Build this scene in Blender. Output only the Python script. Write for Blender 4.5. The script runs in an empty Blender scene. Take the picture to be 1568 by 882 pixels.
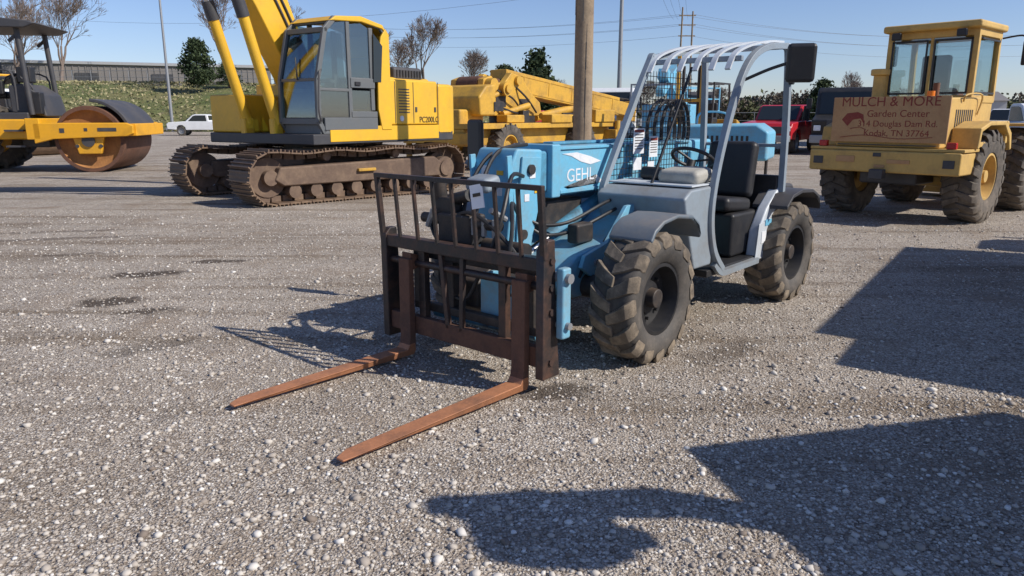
import bpy, bmesh, math, random
import numpy as np
from mathutils import Vector, Matrix
random.seed(7); np.random.seed(7)
R=math.radians
scn=bpy.context.scene
COL=scn.collection

# ---------------------------------------------------------------- materials
def newmat(name):
    m=bpy.data.materials.new(name); m.use_nodes=True
    nt=m.node_tree; b=nt.nodes['Principled BSDF']
    return m,nt,b
def pbr(name,col,rough=.5,metal=0.,dirt=(.16,.13,.1),amt=.25,scale=3.,bump=.02,fine=.12,lowdust=0.,topdust=0.):
    m,nt,b=newmat(name); N=nt.nodes; L=nt.links
    tc=N.new('ShaderNodeTexCoord')
    n1=N.new('ShaderNodeTexNoise'); n1.inputs['Scale'].default_value=scale; n1.inputs['Detail'].default_value=8; n1.inputs['Roughness'].default_value=.7
    n2=N.new('ShaderNodeTexNoise'); n2.inputs['Scale'].default_value=scale*9; n2.inputs['Detail'].default_value=4
    L.new(tc.outputs['Object'],n1.inputs['Vector']); L.new(tc.outputs['Object'],n2.inputs['Vector'])
    r=N.new('ShaderNodeValToRGB'); r.color_ramp.elements[0].position=.45; r.color_ramp.elements[1].position=.75
    r.color_ramp.elements[0].color=(0,0,0,1); r.color_ramp.elements[1].color=(amt,amt,amt,1)
    L.new(n1.outputs['Fac'],r.inputs['Fac'])
    mx=N.new('ShaderNodeMix'); mx.data_type='RGBA'
    mx.inputs[6].default_value=(*col,1); mx.inputs[7].default_value=(*dirt,1)
    fac=r.outputs['Color']
    g=N.new('ShaderNodeNewGeometry')
    def addf(src,k,fac):
        mu=N.new('ShaderNodeMath'); mu.operation='MULTIPLY'; L.new(src,mu.inputs[0]); L.new(n1.outputs['Fac'],mu.inputs[1])
        ad=N.new('ShaderNodeMath'); ad.operation='ADD'; ad.use_clamp=True; L.new(mu.outputs[0],ad.inputs[0]); L.new(fac,ad.inputs[1])
        return ad.outputs[0]
    if lowdust>0:
        sx=N.new('ShaderNodeSeparateXYZ'); L.new(g.outputs['Position'],sx.inputs[0])
        mr=N.new('ShaderNodeMapRange'); mr.inputs['From Min'].default_value=1.1; mr.inputs['From Max'].default_value=.0
        mr.inputs['To Min'].default_value=0; mr.inputs['To Max'].default_value=lowdust
        L.new(sx.outputs['Z'],mr.inputs['Value']); fac=addf(mr.outputs[0],1,fac)
    if topdust>0:
        sx=N.new('ShaderNodeSeparateXYZ'); L.new(g.outputs['Normal'],sx.inputs[0])
        mr=N.new('ShaderNodeMapRange'); mr.inputs['From Min'].default_value=.4; mr.inputs['From Max'].default_value=1.
        mr.inputs['To Min'].default_value=0; mr.inputs['To Max'].default_value=topdust
        L.new(sx.outputs['Z'],mr.inputs['Value']); fac=addf(mr.outputs[0],1,fac)
    L.new(fac,mx.inputs[0])
    hs=N.new('ShaderNodeHueSaturation'); mr2=N.new('ShaderNodeMapRange')
    mr2.inputs['To Min'].default_value=1-fine; mr2.inputs['To Max'].default_value=1+fine
    L.new(n2.outputs['Fac'],mr2.inputs['Value']); L.new(mr2.outputs[0],hs.inputs['Value'])
    L.new(mx.outputs[2],hs.inputs['Color']); L.new(hs.outputs[0],b.inputs['Base Color'])
    b.inputs['Metallic'].default_value=metal
    rr=N.new('ShaderNodeMapRange'); rr.inputs['To Min'].default_value=max(0,rough-.12); rr.inputs['To Max'].default_value=min(1,rough+.2)
    L.new(n1.outputs['Fac'],rr.inputs['Value']); L.new(rr.outputs[0],b.inputs['Roughness'])
    if bump>0:
        bp=N.new('ShaderNodeBump'); bp.inputs['Strength'].default_value=.35; bp.inputs['Distance'].default_value=bump
        L.new(n2.outputs['Fac'],bp.inputs['Height']); L.new(bp.outputs[0],b.inputs['Normal'])
    return m
def glassmat(name,tint=(.42,.50,.50),fac=.16):
    m,nt,b=newmat(name); N=nt.nodes; L=nt.links; N.remove(b)
    t=N.new('ShaderNodeBsdfTransparent'); t.inputs[0].default_value=(*tint,1)
    g=N.new('ShaderNodeBsdfGlossy'); g.inputs['Roughness'].default_value=.03; g.inputs[0].default_value=(.9,.95,1,1)
    mx=N.new('ShaderNodeMixShader'); mx.inputs[0].default_value=fac
    L.new(t.outputs[0],mx.inputs[1]); L.new(g.outputs[0],mx.inputs[2]); L.new(mx.outputs[0],N['Material Output'].inputs[0])
    return m
BLUE=pbr('blue_paint',(.145,.44,.63),.5,0,(.24,.27,.26),.65,4,.002,.10,.6,.6)
BLUED=pbr('blue_paint_dirty',(.08,.28,.42),.6,0,(.05,.05,.05),.95,6,.004,.15,.5)
GRAY=pbr('gray_paint',(.26,.31,.355),.45,0,(.20,.185,.165),.5,4,.002,.08,.5,.7)
GRAYL=pbr('light_gray_paint',(.54,.58,.62),.4,0,(.25,.23,.2),.35,4,.002,.08,.3)
GRAYD=pbr('fender_gray',(.12,.15,.18),.45,0,(.24,.21,.18),.5,4,.002,.1,.3,.7)
BLK=pbr('black_steel',(.022,.022,.024),.5,.0,(.12,.085,.06),.55,8,.003,.2,.4,.5)
BLKP=pbr('black_plastic',(.018,.018,.02),.45,0,(.08,.07,.06),.3,5,.001,.1)
CARR=pbr('worn_black_carriage',(.022,.021,.022),.45,.1,(.16,.075,.045),.6,6,.004,.25,.25,.3)
RUST=pbr('rusty_fork_steel',(.43,.185,.09),.62,.1,(.12,.07,.05),.75,6,.003,.25)
RUSTD=pbr('dark_rust',(.15,.07,.042),.75,.1,(.05,.035,.03),.8,6,.004,.25)
RUSTO=pbr('orange_rust',(.42,.19,.06),.8,.05,(.20,.09,.04),.7,2.5,.004,.25)
RUB=pbr('tyre_rubber',(.038,.036,.035),.7,0,(.17,.145,.12),.4,6,.004,.25,.8)
RUBT=pbr('dusty_tread_rubber',(.07,.058,.047),.85,0,(.27,.215,.155),.85,9,.006,.25,1.1)
RUBD=pbr('dusty_tyre_rubber',(.065,.057,.049),.85,0,(.22,.18,.14),.7,5,.006,.25,.9)
SEAT=pbr('black_vinyl',(.02,.02,.022),.45,0,(.06,.05,.05),.3,5,.003,.1)
BEIGE=pbr('grey_beige_cushion',(.40,.385,.34),.6,0,(.2,.18,.15),.5,8,.004,.1)
YEL=pbr('excavator_yellow',(.76,.44,.028),.4,0,(.36,.23,.07),.4,1.5,.002,.07,.3,.4)
YELF=pbr('faded_loader_yellow',(.60,.385,.11),.6,0,(.30,.19,.08),.6,2.5,.003,.12,.4,.3)
YELC=pbr('crane_yellow',(.60,.34,.04),.5,0,(.16,.10,.05),.75,2,.003,.15,.3)
ORG=pbr('roller_yellow',(.78,.38,.015),.45,0,(.3,.18,.06),.35,2,.002,.08,.3)
CABG=pbr('cab_grey',(.12,.13,.135),.45,0,(.2,.17,.14),.3,3,.002,.1)
CHAR=pbr('charcoal_hood',(.05,.05,.055),.5,0,(.15,.13,.11),.4,2,.002,.1,0,.4)
TRK=pbr('track_steel',(.16,.105,.072),.6,.3,(.28,.19,.12),.8,4,.006,.3,.6)
TRKF=pbr('track_frame',(.12,.078,.056),.75,.1,(.26,.18,.12),.8,3,.005,.25,.5)
WHT=pbr('white_paint',(.75,.76,.76),.35,0,(.4,.38,.34),.2,1.5,.001,.03,.3)
RED=pbr('red_paint',(.5,.02,.03),.3,0,(.2,.05,.05),.2,1.5,.001,.03)
WHTP=pbr('white_decal',(.75,.76,.78),.5,0,(.35,.42,.48),.6,9,.0,.05)
PAPER=pbr('paper',(.8,.8,.8),.7,0,(.7,.7,.7),.2,9,.0,.03)
SIGN=pbr('sign_faded',(.50,.29,.13),.65,0,(.40,.19,.09),.7,4,.002,.12)
REDT=pbr('sign_lettering',(.24,.03,.02),.6,0,(.36,.14,.07),.5,14,0,.1)
DKT=pbr('dark_decal',(.05,.035,.02),.5,0,(.1,.08,.03),.2,9,0,.1)
LAMP=pbr('amber_lamp',(.7,.18,.01),.25,0,(.4,.1,.02),.1,9,0,.05)
REDL=pbr('red_lamp',(.45,.01,.01),.25,0,(.3,.02,.02),.1,9,0,.05)
CHROME=pbr('chrome_rod',(.6,.6,.6),.15,1.,(.3,.25,.2),.2,9,0,.05)
GALV=pbr('galvanised_steel',(.32,.33,.34),.5,.5,(.2,.2,.2),.3,1,0,.08)
WOOD=pbr('weathered_pole_wood',(.30,.225,.15),.85,0,(.15,.11,.08),.8,2.5,.01,.25)
GLS=glassmat('tinted_glass',(.50,.58,.58))
GLC=glassmat('clear_glass',(.8,.85,.85),.10)
GLD=pbr('dark_window',(.02,.026,.03),.08,0,(.05,.05,.05),.1,1,0,.03)

# ---------------------------------------------------------------- mesh helpers
def root(name,loc=(0,0,0),F=None,scale=1.):
    e=bpy.data.objects.new(name,None); COL.objects.link(e); e.location=loc
    e.empty_display_size=.3
    if F is not None: e.rotation_euler=(0,0,math.atan2(F[1],F[0]))
    e.scale=(scale,)*3
    return e
def mk(P,name,v,f,m,bev=0,smooth=True,ang=38,recalc=True,seg=2):
    me=bpy.data.meshes.new(name); me.from_pydata([tuple(p) for p in v],[],f)
    if recalc:
        bm=bmesh.new(); bm.from_mesh(me); bmesh.ops.recalc_face_normals(bm,faces=bm.faces); bm.to_mesh(me); bm.free()
    ms=m if isinstance(m,(list,tuple)) else [m]
    for q in ms: me.materials.append(q)
    if smooth:
        me.polygons.foreach_set('use_smooth',[True]*len(me.polygons)); me.set_sharp_from_angle(angle=R(ang))
    o=bpy.data.objects.new(name,me); COL.objects.link(o)
    if P is not None: o.parent=P
    if bev>0:
        b=o.modifiers.new('bev','BEVEL'); b.width=bev; b.segments=seg; b.limit_method='ANGLE'; b.angle_limit=R(35); b.harden_normals=True
    return o
BF=[(0,1,3,2),(4,6,7,5),(0,4,5,1),(2,3,7,6),(0,2,6,4),(1,5,7,3)]
def bv(c,s,M=None):
    out=[]
    for x in(-.5,.5):
        for y in(-.5,.5):
            for z in(-.5,.5):
                p=Vector((x*s[0],y*s[1],z*s[2]))
                if M is not None: p=M@p
                out.append(p+Vector(c))
    return out
def eul(rx=0,ry=0,rz=0):
    return (Matrix.Rotation(R(rz),3,'Z')@Matrix.Rotation(R(ry),3,'Y')@Matrix.Rotation(R(rx),3,'X'))
def box(P,name,c,s,m,bev=.01,rot=None):
    return mk(P,name,bv(c,s,eul(*rot) if rot else None),BF,m,bev)
def boxr(P,name,x0,x1,y0,y1,z0,z1,m,bev=.01):
    return box(P,name,((x0+x1)/2,(y0+y1)/2,(z0+z1)/2),(abs(x1-x0),abs(y1-y0),abs(z1-z0)),m,bev)
def boxes(P,name,lst,m,bev=0):
    V=[];F=[]
    for it in lst:
        c,s=it[0],it[1]; M=eul(*it[2]) if len(it)>2 and it[2] else None
        n=len(V); V+=bv(c,s,M); F+=[tuple(i+n for i in f) for f in BF]
    return mk(P,name,V,F,m,bev)
def prism(P,name,pts,y0,y1,m,bev=.01,axis='y',seg=2):
    n=len(pts); V=[]
    for y in(y0,y1):
        for a,b in pts:
            V.append((a,y,b) if axis=='y' else ((a,b,y) if axis=='z' else (y,a,b)))
    F=[tuple(range(n)),tuple(range(2*n-1,n-1,-1))]+[(i,(i+1)%n,n+(i+1)%n,n+i) for i in range(n)]
    return mk(P,name,V,F,m,bev,seg=seg)
def frame(d):
    d=d.normalized(); up=Vector((0,0,1)) if abs(d.z)<.9 else Vector((0,1,0))
    a=d.cross(up).normalized(); b=a.cross(d).normalized(); return a,b
def cylv(p0,p1,r,r2=None,seg=16,V=None,F=None):
    p0=Vector(p0);p1=Vector(p1); r2=r if r2 is None else r2
    a,b=frame(p1-p0); n=len(V)
    for p,q in((p0,r),(p1,r2)):
        for i in range(seg):
            t=2*math.pi*i/seg; V.append(p+a*math.cos(t)*q+b*math.sin(t)*q)
    for i in range(seg): F.append((n+i,n+(i+1)%seg,n+seg+(i+1)%seg,n+seg+i))
    F.append(tuple(n+i for i in range(seg))); F.append(tuple(n+seg+i for i in range(seg-1,-1,-1)))
def cyl(P,name,p0,p1,r,m,seg=20,r2=None,bev=0):
    V=[];F=[]; cylv(p0,p1,r,r2,seg,V,F); return mk(P,name,V,F,m,bev)
def cyls(P,name,lst,m,seg=12):
    V=[];F=[]
    for it in lst: cylv(it[0],it[1],it[2],it[3] if len(it)>3 else None,seg,V,F)
    return mk(P,name,V,F,m)
def catmull(pts,k=6,closed=False):
    pts=[Vector(p) for p in pts]
    if k<=1: return pts
    out=[]; n=len(pts)
    for i in range(n-1):
        p0=pts[max(i-1,0)];p1=pts[i];p2=pts[i+1];p3=pts[min(i+2,n-1)]
        for j in range(k):
            t=j/k
            out.append(.5*((2*p1)+(-p0+p2)*t+(2*p0-5*p1+4*p2-p3)*t*t+(-p0+3*p1-3*p2+p3)*t**3))
    out.append(pts[-1]); return out
def tubev(pts,r,seg,V,F,ry=None):
    n=len(pts); a=None; base=len(V); ry=ry or r
    for i,p in enumerate(pts):
        d=(pts[min(i+1,n-1)]-pts[max(i-1,0)]).normalized()
        if a is None: a,b=frame(d)
        else:
            a=(a-d*a.dot(d)).normalized(); b=a.cross(d).normalized()
        for j in range(seg):
            t=2*math.pi*(j+.5)/seg
            V.append(p+a*math.cos(t)*r+b*math.sin(t)*ry)
    for i in range(n-1):
        for j in range(seg):
            F.append((base+i*seg+j,base+i*seg+(j+1)%seg,base+(i+1)*seg+(j+1)%seg,base+(i+1)*seg+j))
    F.append(tuple(base+j for j in range(seg))); F.append(tuple(base+(n-1)*seg+j for j in range(seg)))
def tube(P,name,pts,r,m,seg=10,k=6,ry=None,bev=0):
    V=[];F=[]; tubev(catmull(pts,k),r,seg,V,F,ry); return mk(P,name,V,F,m,bev)
def tubes(P,name,lst,r,m,seg=8,k=5):
    V=[];F=[]
    for pts in lst: tubev(catmull(pts,k),r,seg,V,F)
    return mk(P,name,V,F,m)
def lathe(P,name,prof,c,m,seg=40,steer=0):
    V=[];F=[];n=len(prof); M=Matrix.Rotation(R(steer),3,'Z'); c=Vector(c)
    for i in range(seg):
        t=2*math.pi*i/seg
        for r,y in prof: V.append(c+M@Vector((r*math.cos(t),y,r*math.sin(t))))
    for i in range(seg):
        for j in range(n-1):
            F.append((i*n+j,i*n+j+1,((i+1)%seg)*n+j+1,((i+1)%seg)*n+j))
    return mk(P,name,V,F,m,ang=50)
def wheel(P,name,c,Rr,W,rim,side,m_t,m_r,lugs=0,lh=.03,skew=.12,steer=0,hub=None,lw=.05,m_l=None,wrap=1.):
    hw=W/2; s=side
    prof=[(rim,-hw*.72),(rim*1.06,-hw*.9),((rim+Rr)/2,-hw*1.02),(Rr*.93,-hw*.97),(Rr*.985,-hw*.8),(Rr,-hw*.4),(Rr,hw*.4),(Rr*.985,hw*.8),(Rr*.93,hw*.97),((rim+Rr)/2,hw*1.02),(rim*1.06,hw*.9),(rim,hw*.72)]
    lathe(P,name+'_tyre',prof,c,m_t,44,steer)
    rp=[(rim*1.03,s*hw*.84),(rim*.93,s*hw*.86),(rim*.88,s*hw*.55),(rim*.84,s*hw*.2),(rim*.5,s*hw*.12),(rim*.46,s*hw*.3),(rim*.3,s*hw*.34),(0.001,s*hw*.36)]
    lathe(P,name+'_rim',rp,c,m_r,32,steer)
    lathe(P,name+'_rim_back',[(rim*1.03,-s*hw*.8),(rim*.9,-s*hw*.5),(.001,-s*hw*.4)],c,m_r,24,steer)
    M=Matrix.Rotation(R(steer),3,'Z'); C=Vector(c)
    if hub:
        cyl(P,name+'_hub',C+M@Vector((0,s*hw*.1,0)),C+M@Vector((0,s*hw*.72,0)),rim*.30,hub,18,rim*.27,.008)
    V=[];F=[]
    for i in range(8):
        t=2*math.pi*i/8; p=C+M@Vector((rim*.62*math.cos(t),s*hw*.12,rim*.62*math.sin(t))); cylv(p,p+M@Vector((0,s*.03,0)),rim*.05,None,6,V,F)
    mk(P,name+'_nuts',V,F,m_r)
    if lugs:
        V=[];F=[]
        for i in range(lugs):
            for sd in(-1,1):
                a=2*math.pi*(i+(.5 if sd>0 else 0))/lugs
                er=Vector((math.cos(a),0,math.sin(a)));et=Vector((-math.sin(a),0,math.cos(a)));ey=Vector((0,1,0))
                secs=[(-.10,Rr+lh*.9,0,lw*.8),(.45,Rr+lh,.45,lw),(.85,Rr+lh*.75,.9,lw*1.15),(1.01,Rr*.94+lh*.3,1.02,lw*1.15),(1.04,Rr*(.94-.09*wrap),1.05,lw*.9)]
                n=len(V)
                for (yf,rt,sk,w) in secs:
                    y=sd*yf*hw; rb=rt-lh*1.8-.01
                    for (rr,tt) in((rb,-w/2),(rb,w/2),(rt,w/2*.85),(rt,-w/2*.85)):
                        V.append(C+M@(er*rr+et*(tt+sk*skew)+ey*y))
                for k in range(len(secs)-1):
                    for j in range(4):
                        F.append((n+k*4+j,n+k*4+(j+1)%4,n+k*4+4+(j+1)%4,n+k*4+4+j))
                F.append((n,n+1,n+2,n+3)); e=n+(len(secs)-1)*4; F.append((e,e+1,e+2,e+3))
        mk(P,name+'_tread',V,F,m_l or m_t,.005)
def text(P,name,s,loc,rotm,size,m,align='CENTER',ext=.002,sx=1):
    cu=bpy.data.curves.new(name,'FONT'); cu.body=s; cu.size=size; cu.align_x=align; cu.extrude=ext; cu.materials.append(m)
    o=bpy.data.objects.new(name,cu); COL.objects.link(o); o.parent=P; o.location=loc; o.rotation_euler=rotm; o.scale=(sx,1,1)
    return o

# ================================================================ TELEHANDLER
T=root('telehandler',(.321,5.285,0),(-.6626,-.749))
for nm,x,sy in(('front_left_wheel',0,1),('front_right_wheel',0,-1),('rear_left_wheel',-2.28,1),('rear_right_wheel',-2.28,-1)):
    wheel(T,nm,(x,sy*.745,.425),.415,.31,.235,sy,RUB,BLKP,16,.017,.085,hub=BLK,lw=.10,m_l=RUBT,wrap=.5)
# chassis
prism(T,'front_chassis',[(-1.2,.36),(.14,.36),(.26,.44),(.26,.56),(.12,.66),(-.35,.74),(-.60,.92),(-1.2,.92)],-.44,.28,BLUE,.015)
prism(T,'chassis_gusset_plate',[(-.70,.5),(.02,.50),(.14,.58),(.10,.66),(-.16,.72),(-.40,.96),(-.70,.98)],.30,.335,BLUE,.006)
prism(T,'gusset_hole_shade',[(-.42,.60),(-.10,.60),(-.36,.82)],.337,.341,BLK,0)  # flat black patch, painted-in shade of a hole in the gusset
cyls(T,'gusset_bolts',[((x,.335,z),(x,.352,z),.022) for x,z in((-.02,.6),(-.5,.9),(-.55,.62))],GALV,8)
boxr(T,'main_frame',-2.75,-1.2,-.4,.35,.34,.62,BLUED,.015)
cyl(T,'front_axle',(0,-.62,.43),(0,.62,.43),.085,BLK,16); cyl(T,'rear_axle',(-2.28,-.62,.43),(-2.28,.62,.43),.085,BLK,16)
box(T,'front_axle_housing',(0,0,.43),(.28,.34,.26),BLK,.04)
boxes(T,'underboom_components',[((-.25,-.25,.88),(.5,.22,.22)),((-.1,.14,.78),(.2,.1,.14)),((-.75,.2,1.0),(.25,.14,.1))],BLK,.02)
tubes(T,'chassis_hoses',[[(-.8,.1,.95),(-.4,.18,.90),(-.05,.12,.80),(.15,.0,.78),(.3,-.1,.9)],[(-.8,.05,.99),(-.4,.14,.97),(0,.1,.86),(.2,-.02,.86),(.32,-.1,.98)],[(-.6,.2,.9),(-.3,.25,.74),(.0,.29,.62),(.1,.28,.5)]],.013,BLKP,8)
boxr(T,'engine_pod',-2.35,-.75,-.86,-.5,.46,1.02,GRAY,.05)
prism(T,'rear_hood',[(-2.95,.5),(-2.35,.5),(-2.35,1.02),(-2.8,.98),(-2.95,.86)],-.8,.62,CHAR,.03)
# boom
boxr(T,'outer_boom',-2.45,-.02,-.42,-.06,1.03,1.385,BLUE,.022)
boxr(T,'boom_side_rib',-2.0,-.1,-.058,-.046,1.045,1.07,BLUE,.003)
boxr(T,'boom_top_lip',-2.0,-.03,-.058,-.046,1.36,1.38,BLUE,.003)
boxr(T,'boom_front_collar',-.10,.0,-.43,-.044,1.02,1.40,BLUE,.012)
boxr(T,'inner_boom',-.05,.14,-.39,-.09,1.06,1.355,BLUED,.02)
prism(T,'boom_head',[(.1,1.37),(.37,1.385),(.42,1.30),(.44,1.0),(.48,.70),(.36,.60),(.24,.62),(.12,1.0)],-.41,-.05,BLUE,.02)
prism(T,'boom_head_side_plate',[(.14,1.32),(.34,1.33),(.38,1.0),(.40,.74),(.28,.68),(.2,.85)],-.048,-.030,BLUE,.006)
prism(T,'boom_head_lower_link',[(.26,.64),(.48,.68),(.74,.52),(.74,.34),(.60,.26),(.40,.32)],-.38,-.08,BLK,.02)
boxes(T,'boom_head_face_ribs',[((.43,-.40,1.05),(.05,.02,.58),(0,4,0)),((.43,-.06,1.05),(.05,.02,.58),(0,4,0))],BLUE,.004)
boxes(T,'boom_head_stickers',[((.425,-.30,1.22),(.004,.07,.09),(0,-3,0)),((.432,-.16,1.10),(.004,.05,.07),(0,-3,0)),((.24,-.027,1.22),(.06,.003,.08)),((.30,-.027,1.05),(.05,.003,.05))],WHTP)
boxes(T,'warning_stickers',[((.428,-.16,1.22),(.004,.06,.03),(0,-3,0)),((.20,-.027,1.10),(.035,.003,.05))],YEL)
cyls(T,'boom_head_pins',[((.26,-.45,1.24),(.26,-.01,1.24),.035),((.34,-.45,.8),(.34,-.01,.8),.035),((.64,-.45,.38),(.64,.0,.38),.04),((-2.2,-.5,1.2),(-2.2,.02,1.2),.05)],BLK,14)
boxr(T,'boom_pivot_tower',-2.5,-1.95,-.48,-.44,.6,1.3,BLUE,.02); boxr(T,'boom_pivot_tower_inner',-2.5,-1.95,-.04,.0,.6,1.3,BLUE,.02)
cyl(T,'lift_cylinder',(-.05,-.12,.72),(-.95,-.12,1.05),.055,BLUED,16); cyl(T,'lift_cylinder_rod',(.2,-.12,.62),(-.1,-.12,.74),.03,CHROME,12)
text(T,'boom_lettering','GEHL',(-.36,-.0585,1.125),(R(90),0,R(180)),.135,WHTP,sx=1.05,ext=.0008)
prism(T,'boom_white_swoosh',[(-.62,1.26),(-.48,1.30),(-.31,1.335),(-.13,1.33),(-.24,1.31),(-.36,1.265),(-.48,1.24)],-.0595,-.0565,WHTP,0)
prism(T,'boom_white_swoosh_lower',[(-.66,1.10),(-.56,1.16),(-.56,1.09),(-.20,1.075),(-.16,1.09),(-.36,1.083)],-.0595,-.0565,WHTP,0)
boxr(T,'boom_top_hose_guard',-2.0,-.2,-.3,-.2,1.386,1.41,BLUED,.01)
tubes(T,'boom_hoses',[[(.1,-.2,1.40),(.4,-.2,1.36),(.62,-.15,1.15),(.74,-.1,.9),(.78,-.1,.72)],[(.1,-.27,1.40),(.42,-.27,1.33),(.66,-.24,1.1),(.76,-.2,.85),(.8,-.2,.7)],
  [(.35,-.02,1.2),(.6,.1,1.22),(.8,.2,1.0),(.85,.16,.8)],[(.4,-.02,.95),(.62,.12,1.05),(.8,.28,.92),(.86,.3,.7)],[(.3,-.42,1.15),(.6,-.5,1.15),(.8,-.45,.9),(.85,-.3,.75)],[(.8,-.3,.9),(.85,-.05,1.0),(.85,.2,.9),(.8,.35,.7),(.82,.3,.5)],[(.8,-.35,.7),(.86,-.3,.5),(.84,-.1,.42),(.8,.0,.6)]],.014,BLKP,8)
box(T,'rotator_valve_block',(.78,-.18,.88),(.16,.30,.2),BLK,.02); box(T,'valve_block_upper',(.76,-.32,1.0),(.12,.16,.16),BLK,.02)
cyls(T,'side_shift_cylinder',[((.82,-.5,.93),(.82,.2,.93),.035),((.72,-.45,1.02),(.78,-.1,1.1),.04),((.74,.0,.78),(.74,.35,.78),.05),((.76,-.38,1.0),(.8,-.38,1.18),.05)],BLK,14)
cyls(T,'hydraulic_fittings',[((.84,-.1+.09*i,.86),(.84,-.1+.09*i,.97),.018) for i in range(4)]+[((.86,-.42,.88),(.86,-.36,1.0),.02),((.66,.1,.95),(.8,.1,1.02),.02)],GALV,8)
boxes(T,'side_shift_frame',[((.86,0,.70),(.06,1.1,.07)),((.86,0,.33),(.06,1.1,.06)),((.86,-.52,.5),(.06,.06,.4)),((.86,.50,.5),(.06,.06,.4)),((.84,-.22,.5),(.08,.1,.36))],BLK,.01)
box(T,'gray_lamp_housing',(.68,-.08,1.17),(.16,.2,.1),GRAY,.035,(0,12,0))
box(T,'paper_tag',(1.075,.25,1.14),(.006,.085,.14),PAPER,.001,(12,-8,14))
boxes(T,'paper_tag_print',[((1.0795,.25,1.15),(.004,.05,.02),(12,-8,14))],DKT)
boxr(T,'quick_coupler_plate',.78,.82,.02,.46,.34,.62,BLUE,.012)
boxes(T,'quick_coupler_ribs',[((.72,.06,.45),(.12,.03,.34)),((.72,.36,.45),(.12,.03,.34))],BLUE,.006)
cyl(T,'coupler_cross_tube',(.76,-.48,.70),(.76,.52,.70),.04,BLUE,16); cyl(T,'coupler_lower_tube',(.78,-.44,.27),(.78,.48,.27),.035,BLUED,16)
boxr(T,'carriage_side_blue_link',.86,.94,.735,.79,.34,.76,BLUE,.015)
cyls(T,'carriage_link_pin',[((.90,.70,.70),(.90,.815,.70),.03),((.90,.70,.42),(.90,.815,.42),.022)],GALV,12)
# carriage
f0=.97
boxr(T,'carriage_upper_bar',f0-.03,f0+.05,-.72,.70,.735,.815,CARR,.008)
boxr(T,'carriage_lower_bar',f0-.02,f0+.035,-.68,.66,.16,.285,RUSTD,.008)
prism(T,'carriage_left_plate',[(f0-.10,.10),(f0+.06,.10),(f0+.06,.86),(f0+.02,.92),(f0-.04,.92),(f0-.06,.5)],.66,.72,CARR,.008)
prism(T,'carriage_right_plate',[(f0-.10,.10),(f0+.06,.10),(f0+.06,.82),(f0+.02,.86),(f0-.04,.86),(f0-.06,.5)],-.72,-.66,CARR,.008)
cyl(T,'fork_shaft',(f0+.005,-.70,.645),(f0+.005,.70,.645),.024,CARR,16)
cyls(T,'side_plate_bolts',[((f0-.01,.70,z),(f0-.01,.732,z),.022) for z in(.2,.5,.645,.8)],CARR,8)
boxes(T,'carriage_centre_uprights',[((f0+.02,-.13,.5),(.03,.035,.5),(7,0,0)),((f0+.02,.03,.5),(.03,.035,.5),(-2,0,0)),((f0-.01,.36,.5),(.05,.06,.5)),((f0-.01,-.36,.5),(.05,.06,.5))],CARR,.005)
g=f0+.06; tl=-5
lst=[((g+.018,0,1.215),(.032,1.45,.03)),((g+.0,.706,1.02),(.032,.034,.42),(0,-tl,0)),((g+.0,-.706,1.0),(.032,.034,.45),(0,-tl,0))]
for y in(-.53,-.35,-.17,.0,.18,.36,.54): lst.append(((g+.0,y,1.01),(.022,.022,.42),(0,-tl,0)))
boxes(T,'load_guard',lst,CARR,.004)
for nm,y in(('left_fork',.55),('right_fork',-.455)):
    a=f0+.04
    prism(T,nm+'_shank',[(a,.68),(a+.045,.68),(a+.05,.14),(a+.06,.09),(a+.02,.05),(a,.09)],y-.052,y+.052,RUSTD,.006)
    prism(T,nm,[(a+.008,.10),(a+.055,.10),(a+.078,.066),(2.25,.045),(2.325,.036),(2.325,.024),(a+.02,.022),(a+.004,.05)],y-.0545,y+.0545,RUST,.007)
    prism(T,nm+'_hook',[(f0-.04,.62),(f0-.04,.69),(a+.02,.72),(a+.02,.66),(f0+.035,.60)],y-.045,y+.045,RUSTD,.006)
    o=bpy.data.objects[nm]
    for v in o.data.vertices:
        if v.co.x>2.3: v.co.y=y+(v.co.y-y)*.5
# cab body
prism(T,'front_cowl',[(-.93,.50),(-.66,.50),(-.52,.86),(-.47,1.03),(-.56,1.09),(-.95,1.10)],.01,.76,GRAY,.02)
boxr(T,'cowl_top_trim',-.96,-.60,.03,.74,1.102,1.115,GRAYL,.004)
boxr(T,'cab_floor',-2.0,-.9,.02,.745,.40,.455,BLKP,.008)
tube(T,'cab_sill',[(-.98,.755,.50),(-1.08,.765,.42),(-1.3,.765,.415),(-1.75,.765,.42)],.032,GRAY,4,k=4)
boxr(T,'cab_inner_wall',-2.1,-.9,-.035,.0,.46,1.03,BLKP,.006)
boxr(T,'seat_base',-2.08,-1.48,.14,.66,.46,.82,BLKP,.03)
box(T,'seat_cushion',(-1.66,.40,.88),(.46,.46,.12),SEAT,.045,(0,-5,0)); box(T,'seat_back',(-1.93,.40,1.15),(.12,.44,.48),SEAT,.05,(0,-10,0))
box(T,'cab_rear_bulkhead',(-2.14,.38,.78),(.06,.72,.64),BLKP,.01)
prism(T,'rear_side_panel',[(-1.74,.42),(-1.86,.40),(-2.02,.62),(-2.26,.78),(-2.30,.98),(-2.14,1.0),(-1.92,.84),(-1.78,.66)],.66,.755,GRAYL,.02)
prism(T,'rear_side_lower',[(-1.72,.42),(-1.92,.42),(-2.0,.75),(-1.76,.72)],.758,.764,GRAYL,.003)
box(T,'side_decal',(-1.93,.768,.72),(.12,.004,.05),BLUE,0); box(T,'side_decal_white',(-1.86,.7665,.60),(.09,.003,.10),WHTP,0)
fo=[(-.50,.80),(-.46,.885),(-.36,.945),(-.16,.968),(.02,.945),(.12,.895),(.17,.83)]
fi=[(x*.95-.008,z-.028) for x,z in fo][::-1]
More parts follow.
